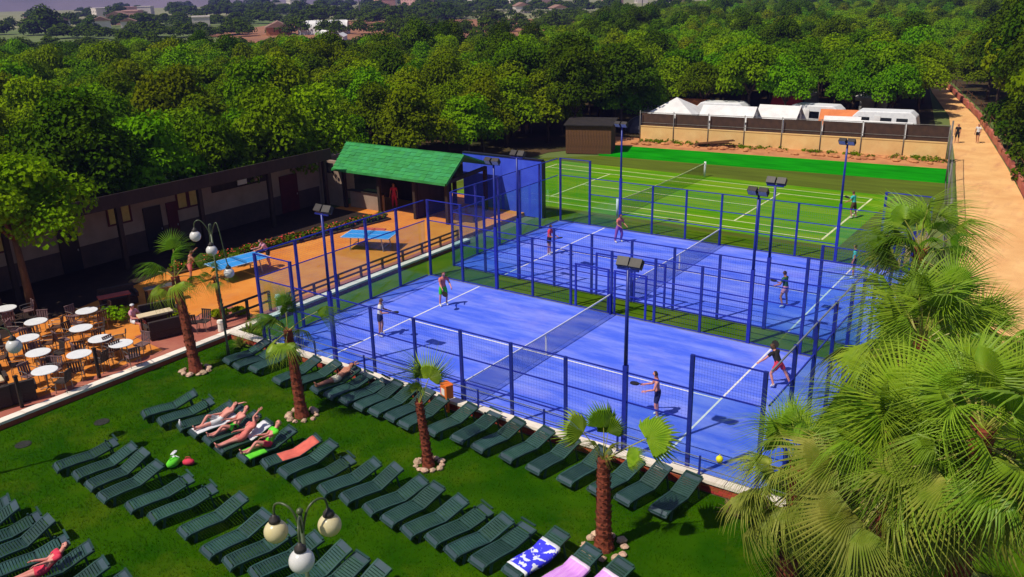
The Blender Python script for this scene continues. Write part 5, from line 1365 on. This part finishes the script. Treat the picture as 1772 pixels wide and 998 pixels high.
# ---- globe lamps
def globe_lamp(x, y, globes, pole_top, label, gms):
    t = thing("globe_lamp", label, "lamp", (x, y, 0), 0, "globe lamps")
    MB().tube([(0, 0, 0), (0, 0, .5), (0, 0, .55), (0, 0, pole_top)], [.07, .065, .045, .035], 10).build("pole", "lamp_green", t, True)
    MB().sphere((0, 0, pole_top), .06, 10, 6).build("finial", "lamp_green", t, True)
    for (gx, gy, gz, gr_), gm in zip(globes, gms):
        d = Vector((gx, gy, 0)); zt = gz + gr_ + .10
        pts = [(0, 0, pole_top - .45), (d.x * .25, d.y * .25, pole_top - .05), (d.x * .6, d.y * .6, max(zt + .28, pole_top + .05)), (d.x * .92, d.y * .92, zt + .22), (d.x, d.y, zt)]
        P2 = []
        for k in range(17):
            u = k / 16 * 4; i = min(int(u), 3); f = u - i
            p0, p1, p2, p3 = [Vector(pts[max(0, min(4, i + o))]) for o in (-1, 0, 1, 2)]
            P2.append(.5 * ((2 * p1) + (p2 - p0) * f + (2 * p0 - 5 * p1 + 4 * p2 - p3) * f * f + (3 * p1 - p0 - 3 * p2 + p3) * f ** 3))
        ar = MB().tube(P2, .02, 8).build("arm", "lamp_green", t, True)
        MB().lathe([(.03, .13), (.045, .09), (.09, .05), (.10, -.01)], 14, c=(gx, gy, gz + gr_)).build("cap", "lamp_housing", ar, True)
        MB().sphere((gx, gy, gz), gr_, 24, 16).build("globe", gm, t, True)
globe_lamp(16.45, -12.3, [(.39, -.38, 4.70, .205), (.10, .50, 4.74, .20), (-.52, -.12, 4.74, .20)], 5.25, "triple white globe lamp with green arms in the foreground", ("globe_opal", "globe_amber", "globe_amber"))
globe_lamp(-.15, -1.75, [(-.42, -.38, 4.92, .20), (.18, -.2, 4.42, .20), (.60, .10, 3.55, .19)], 5.3, "lamp with white globes in front of the dark building", ("globe_opal",) * 3)
globe_lamp(.95, -10.9, [(.97, .90, 4.0, .21), (-.3, .9, 4.0, .21), (-.4, -.8, 4.0, .21)], 4.5, "white globe lamp at the left edge above the cafe tables", ("globe_opal",) * 3)
# ================================================================== CAMP BEHIND THE SCREEN FENCE
GC = "tents and caravans of the camp"
def gazebo(x, y, w, h, label, m="white_canvas", rz=0):
    t = thing("gazebo_tent", label, "tent", (x, y, 0), rz, GC)
    mb = MB(); k = w / 2
    mb.add([(-k, -k, h), (k, -k, h), (k, k, h), (-k, k, h), (0, 0, h + w * .30), (-k, -k, h - .25), (k, -k, h - .25), (k, k, h - .25), (-k, k, h - .25)],
           [(0, 1, 4), (1, 2, 4), (2, 3, 4), (3, 0, 4), (0, 5, 6, 1), (1, 6, 7, 2), (2, 7, 8, 3), (3, 8, 5, 0)])
    mb.build("canopy", m, t)
    for sx in (-1, 1):
        for sy in (-1, 1): MB().tube([(sx * (k - .03), sy * (k - .03), 0), (sx * (k - .03), sy * (k - .03), h)], .03, 6).build("pole", "white_paint", t)
    MB().box(-k + .1, k - .1, k - .12, k - .08, 0, h - .1).build("side_wall", m, t)
def caravan(x, y, rz, label, L_=5.0):
    t = thing("caravan", label, "caravan", (x, y, 0), rz, GC)
    prof = [(-L_ / 2, .5), (-L_ / 2 - .1, 1.2), (-L_ / 2 + .15, 2.0), (-L_ / 2 + .6, 2.45), (L_ / 2 - .6, 2.5), (L_ / 2 - .12, 2.1), (L_ / 2 + .08, 1.2), (L_ / 2, .5)]
    n = len(prof); mb = MB()
    mb.v = [(a, -1.05, b) for a, b in prof] + [(a, 1.05, b) for a, b in prof]
    mb.f = [tuple(range(n)), tuple(range(2 * n - 1, n - 1, -1))] + [((i + 1) % n, i, n + i, n + (i + 1) % n) for i in range(n)]; mb.m = [0] * len(mb.f)
    mb.build("body", "white_paint", t, bevel=.08)
    for wx in (-1.6, .2, 1.5): MB().box(wx - .45, wx + .45, -1.09, -1.052, 1.35, 1.95).build("window", "caravan_glass", t)
    MB().box(-.75, -.25, -1.085, -1.052, .55, 2.1).build("door", "white_canvas", t)
    MB().box(-L_ / 2 + .1, L_ / 2 - .1, -1.075, -1.052, .95, 1.08).build("stripe", "grey_canvas", t)
    for sy in (-1.0, 1.0):
        w_ = MB().tube([(0.2, sy - .09, .32), (0.2, sy + .09, .32)], .32, 16).build("wheel", "tyre", t)
        MB().tube([(0.2, sy - .10, .32), (0.2, sy + .10, .32)], .17, 10).build("rim", "galvanised", w_)
    MB().bar((L_ / 2, 0, .45), (L_ / 2 + 1.0, 0, .45), .08).build("tow_bar", "galvanised", t)
def dome(x, y, r_, label, m):
    t = thing("dome_tent", label, "tent", (x, y, 0), rnd.uniform(0, 3), GC)
    mb = MB()
    prof = [(r_ * math.cos(a), r_ * .8 * math.sin(a)) for a in [k * math.pi / 16 for k in range(8)]] + [(.02, r_ * .8)]
    mb.lathe(prof, 8).build("fabric", m, t)
    MB().tube([(r_ * math.cos(a) * 1.01, 0, r_ * .82 * math.sin(a)) for a in [k * math.pi / 12 for k in range(13)]], .02, 6).build("pole", "galvanised", t)
    MB().prism([(r_ * .82, -.35), (r_ * .98, -.35), (r_ * .98, .35), (r_ * .82, .35)], .02, .8).build("door", "grey_canvas", t)
def ridge(x, y, rz, w, L_, h, label, m, wall=.9):
    t = thing("ridge_tent", label, "tent", (x, y, 0), rz, GC)
    k = w / 2; l = L_ / 2
    MB().add([(-l, -k, 0), (l, -k, 0), (l, k, 0), (-l, k, 0), (-l, -k, wall), (l, -k, wall), (l, k, wall), (-l, k, wall), (-l, 0, h), (l, 0, h)],
             [(0, 1, 5, 4), (2, 3, 7, 6), (0, 4, 8, 7, 3), (1, 2, 6, 9, 5)]).build("wall", m, t)
    MB().add([(-l - .2, -k - .15, wall - .05), (l + .2, -k - .15, wall - .05), (l + .2, 0, h + .03), (-l - .2, 0, h + .03), (-l - .2, k + .15, wall - .05), (l + .2, k + .15, wall - .05)],
             [(0, 1, 2, 3), (3, 2, 5, 4)]).build("roof", m, t)
    MB().box(l + .002, l + .03, -.35, .35, 0, wall + .3).build("door", "grey_canvas", t)
gazebo(-7.9, 55.5, 4.6, 1.9, "white peaked gazebo at the left of the camp", rz=R(8))
ridge(-3.1, 56.6, R(6), 3.4, 4.6, 2.6, "large white tent in the middle of the camp", "white_canvas", 1.5)
caravan(-5.2, 60.2, R(5), "white caravan behind the large white tent")
dome(1.6, 56.3, 1.9, "grey dome tent right of the large white tent", "grey_canvas"); dome(4.2, 57.5, 1.7, "dark grey dome tent beside a trunk in the camp", "grey_canvas")
ridge(9.9, 56.2, R(4), 3.6, 5.2, 2.1, "low white awning tent at the right of the camp", "white_canvas", 1.2)
caravan(9.6, 60.6, R(4), "white caravan behind the low white awning tent", 5.4)
ridge(6.3, 60.5, R(8), 3.0, 4.0, 2.3, "orange tent between the trunks at the right of the camp", "orange_canvas")
ridge(-9.2, 61.5, R(10), 3.0, 3.6, 2.4, "orange awning at the back left of the camp", "orange_canvas", 1.4)
ridge(-.4, 64.6, R(2), 2.2, 2.4, 2.7, "small red tent behind the large white tent", "red_canvas", 1.5)
ridge(-12.0, 59.5, R(20), 2.6, 3.2, 2.0, "yellow tent at the far left of the camp", "yellow_canvas", 1.2)
dome(-11.0, 55.0, 1.8, "dark tent low at the left of the camp", "grey_canvas")
ridge(.6, 59.6, R(3), 2.8, 3.4, 2.5, "pale awning between the large white tent and the caravan", "white_canvas", 1.5)
ridge(6.9, 57.0, R(10), 2.4, 2.6, 2.2, "small white tent left of the low white awning tent", "white_canvas", 1.1)
ridge(-10.6, 58.2, R(-6), 2.6, 3.0, 2.3, "white awning left of the peaked gazebo", "white_canvas", 1.4)
dome(12.6, 57.6, 1.5, "pale dome tent at the path end of the camp", "white_canvas")
caravan(3.2, 62.0, R(-4), "caravan deep under the trees in the camp")
gazebo(-2.2, 74.5, 3.2, 2.0, "far white gazebo under the trees"); gazebo(5.4, 74.0, 3.2, 2.0, "far white gazebo at the right under the trees")
for i, (x, y) in enumerate(((-24.8, 22.5), (-30.5, 34), (-23.5, 13.2))):
    caravan(x, y, R(70 + 20 * i), ("caravan under trees behind the long building", "caravan half hidden in the grove", "caravan behind the roof of the long building")[i], 4.6)
# rubble along the sandy wall
rq = random.Random(4)
rb = MB()
for k in range(130):
    t_ = rq.random() ; p_ = W0.lerp(W1, t_) + Vector((0, -rq.uniform(.4, 2.0), 0)); s = rq.uniform(.06, .26)
    rb.sphere((p_.x, p_.y, .22 + s * .2), s, 6, 4, 0, (1.2, 1, .6))
o = rb.build("rubble", "dirt_orange", kind="stuff"); tag(o, "heaps of earth and rubble along the sandy wall", "rubble")
wv = MB(); q = random.Random(6)
for k in range(70):
    t_ = q.random(); p_ = W0.lerp(W1, t_) + Vector((0, -q.uniform(.25, 1.2), .3)); leaf_quads(wv, tuple(p_), q.uniform(.2, .55), .25, q.uniform(.12, .3), 40, .14, q)
o = wv.build("weeds", "leaf_b", kind="stuff"); tag(o, "weeds growing at the foot of the sandy wall", "weeds")
sq = thing("timber_stack", "loose timber leaning before the sandy wall", "timber", (-1.2, 48.4, .15), R(6))
for k in range(7): MB().bar((-1.6 + rq.uniform(-.3, .3), rq.uniform(-.3, .3), .05 + .05 * k), (1.6 + rq.uniform(-.4, .4), rq.uniform(-.3, .3), .1 + .12 * k), .09).build("beam", "wood_brown", sq)

# ================================================================== FAR FIELDS, HOUSES, HILLS
def sheet(name, pts, m, z): struct(name, MB().add([(x, y, z) for x, y in pts], [tuple(range(len(pts)))]), m)
sheet("brown_field", [(-150, 130), (-70, 150), (-100, 215), (-150, 330), (-260, 340), (-330, 290), (-250, 180)], "field_brown", -.05)
sheet("pale_field", [(-330, 300), (-150, 345), (-180, 470), (-520, 470)], "field_pale", -.045)
sheet("plain", [(-520, 480), (-180, 480), (-150, 900), (-900, 1500), (-1900, 1200), (-1300, 500), (-700, 260), (-420, 190)], "field_pale", -.04)
def house(x, y, w, d, h, rz, label, wm="house_white", roof="roof_terracotta", flat=False):
    t = thing("house", label, "house", (x, y, -.05), rz, "houses on the far plain")
    MB().box(-w / 2, w / 2, -d / 2, d / 2, 0, h).build("wall", wm, t)
    if flat: MB().box(-w / 2 - .2, w / 2 + .2, -d / 2 - .2, d / 2 + .2, h + .002, h + .5).build("roof", wm, t)
    else:
        e = .5
        MB().add([(-w / 2 - e, -d / 2 - e, h), (w / 2 + e, -d / 2 - e, h), (w / 2 + e, d / 2 + e, h), (-w / 2 - e, d / 2 + e, h), (-w / 2 - e, 0, h + d * .22), (w / 2 + e, 0, h + d * .22)],
                 [(0, 1, 5, 4), (2, 3, 4, 5), (0, 4, 3), (1, 2, 5), (3, 2, 1, 0)]).build("roof", roof, t)
    n = max(2, int(w / 5)); fl = max(1, int(h / 3.2))
    wmesh = MB().box(-.6, .6, -.08, 0, 0, 1.5).mesh("window", "window_dark")
    for j in range(fl):
        for k in range(n): inst("window", wmesh, t, (-w / 2 + w * (k + .5) / n, -d / 2 - .01, 1.1 + 3.2 * j))
hq = random.Random(12)
HS = [(-360, 205, 12, 8, 4, "white house right of the huge dark tree", 0, 0), (-395, 205, 10, 8, 4, "white house left of the huge dark tree", 0, 0), (-330, 200, 9, 6, 4, "pale low house behind the low broad tree", 0, 0),
      (-420, 250, 16, 9, 5, "long pink house on the far left plain", 1, 0), (-470, 290, 18, 9, 6, "pink block left of the village", 1, 1), (-300, 215, 10, 7, 5, "pale green farm shed left of centre", 0, 1)]
for k in range(14):
    t_ = k / 13; x, y = -640 + 350 * t_ + hq.uniform(-50, 50), 290 + 350 * t_ + hq.uniform(-40, 60)
    HS.append((x, y, hq.uniform(10, 24), hq.uniform(8, 12), hq.choice((4, 7, 7, 10)), "%s building of the hazy village below the hills, %s from the left" % (("white", "pink")[k % 3 == 0], ORD[k]), int(k % 3 == 0), 1))
HS += [(-400, 470, 30, 12, 14, "pink tower block in front of the hills at top centre", 1, 1), (-432, 470, 20, 12, 9, "rose coloured block left of the pink tower block", 1, 1), (-368, 500, 24, 12, 11, "pale block right of the pink tower block", 0, 1),
       (-275, 420, 26, 9, 4, "long white farm building beyond the brown field", 0, 0), (-215, 365, 9, 7, 4, "small white farmhouse at the edge of the brown field", 0, 0), (-200, 470, 22, 9, 5, "long pale farm building at top right of the field", 0, 0)]
for (x, y, w, d, h, lab, pk, fl) in HS: house(x, y, w, d, h, R(-35 + hq.uniform(-20, 20)), lab, "house_pink" if pk else "house_white", flat=bool(fl))
# white plastic tunnel greenhouse
gh = thing("tunnel_greenhouse", "long white plastic tunnel greenhouse in the brown field", "greenhouse", (-205, 196, -.05), R(-54))
prof = [(3.2 * math.cos(a), 4.6 * math.sin(a) ** .75 if math.sin(a) > 1e-6 else 0) for a in [k * math.pi / 12 for k in range(13)]]
n = 13; mb = MB(); gl = 8.5
mb.v = [(a * .98, -gl, b * .96) for a, b in prof] + [(a, -gl + .8, b) for a, b in prof] + [(a, gl - .8, b) for a, b in prof] + [(a * .98, gl, b * .96) for a, b in prof]
mb.f = [(r_ * n + i, r_ * n + i + 1, (r_ + 1) * n + i + 1, (r_ + 1) * n + i) for r_ in range(3) for i in range(n - 1)] + [tuple(range(n)), tuple(range(4 * n - 1, 3 * n - 1, -1))]
mb.m = [0] * len(mb.f)
mb.build("cover", "white_canvas", gh, True)
for k in range(6):
    y_ = -gl + 1 + k * 2.6; MB().tube([(a * 1.012, y_, b * 1.012) for a, b in prof], .07, 5).build("hoop", "galvanised", gh)
MB().box(-.9, .9, -gl - .06, -gl - .002, 0, 2.4).build("door", "grey_canvas", gh)
shd = thing("farm_shed", "red roofed farm shed left of the white tunnel", "shed", (-222, 190, -.05), R(-40))
MB().box(-8, 8, -4, 4, 0, 2.6).build("wall", "dirt_orange", shd)
MB().add([(-8.5, -4.5, 2.6), (8.5, -4.5, 2.6), (8.5, 4.5, 2.6), (-8.5, 4.5, 2.6), (-8.5, 0, 4.6), (8.5, 0, 4.6)], [(0, 1, 5, 4), (2, 3, 4, 5), (0, 4, 3), (1, 2, 5), (3, 2, 1, 0)]).build("roof", "roof_terracotta", shd)
MB().box(-2, 2, -4.1, -4.002, 0, 2.2).build("door", "black_door", shd)
for i, (x, y, s) in enumerate(((-165, 165, 12), (-140, 152, 9), (-185, 178, 8), (-120, 84, 9), (-128, 92, 6), (-98, 62, 5))):
    ridge(x, y, R(-50 + 12 * i), 2.5, s, 2.2, ("long white cover beside the brown field", "white cover right of the long one", "short white cover left of the long one", "white cover in the left grove", "small white cover in the left grove", "white roof among the left trees")[i], "white_canvas", 1.4)
for i, (x, y, h) in enumerate(((-290, 300, 26), (-150, 330, 20))):
    m_ = thing("mast", ("thin pylon mast above the white tunnel", "thin pole at the edge of the wood")[i], "mast", (x, y, 0), 0, "thin masts on the plain")
    MB().tube([(0, 0, 0), (0, 0, h)], [.30, .16], 6).build("shaft", "pole_grey", m_); MB().bar((-1.6, 0, h - 2), (1.6, 0, h - 2), .15).build("crossarm", "pole_grey", m_)
# hills: two ridges across the top
def hills(name, x0, y0, x1, y1, depth, hmax, seed, base, m):
    mb = MB(); nx, ny = 90, 14; A, B = Vector((x0, y0, 0)), Vector((x1, y1, 0)); u = (B - A); nrm = Vector((-u.y, u.x, 0)).normalized() * depth
    if nrm.y < 0: nrm = -nrm
    for j in range(ny + 1):
        for i in range(nx + 1):
            t_, s = i / nx, j / ny; p_ = A + u * t_ + nrm * s
            h = (noise.fractal(Vector((p_.x * .0011 + seed, p_.y * .0011, seed)), 1.0, 2.0, 6) * .5 + .62)
            z = hmax * max(0, h) * math.sin(min(1, s * 1.15) * math.pi / 2) ** 1.2 + base * s
            mb.v.append((p_.x, p_.y, z - 3))
    for j in range(ny):
        for i in range(nx):
            a = j * (nx + 1) + i; mb.f.append((a, a + 1, a + nx + 2, a + nx + 1)); mb.m.append(0)
    struct(name, mb, m, True)
hills("hills", -1900, -150, -150, 1650, 700, 130, 3.3, 90, "hill_scrub_haze")
hills("far_hills", -4200, 1200, 300, 3600, 1400, 420, 8.1, 200, "hill_scrub_haze")
# the hazy air over the plain
hz = MB().box(-5200, 900, -700, 5400, -6.5, 900).build("haze", [], None); hz["kind"] = "stuff"; hz["label"] = "thin blue summer haze over the far plain"; hz["category"] = "haze"
hm = bpy.data.materials.new("haze_air"); hm.use_nodes = True
hn = hm.node_tree; hn.nodes.remove(hn.nodes["Principled BSDF"])
pvn = hn.nodes.new("ShaderNodeVolumePrincipled"); pvn.inputs['Color'].default_value = (0.30, 0.31, 1.0, 1); pvn.inputs['Density'].default_value = 0.00026; pvn.inputs['Anisotropy'].default_value = 0.0
hn.links.new(pvn.outputs[0], hn.nodes["Material Output"].inputs['Volume'])
hz.data.materials.append(hm)
scene.cycles.volume_bounces = 0
scene.cycles.max_bounces = 6
scene.cycles.diffuse_bounces = 2
scene.cycles.glossy_bounces = 2
scene.cycles.transmission_bounces = 3
scene.cycles.transparent_max_bounces = 16
scene.cycles.caustics_reflective = False
scene.cycles.caustics_refractive = False
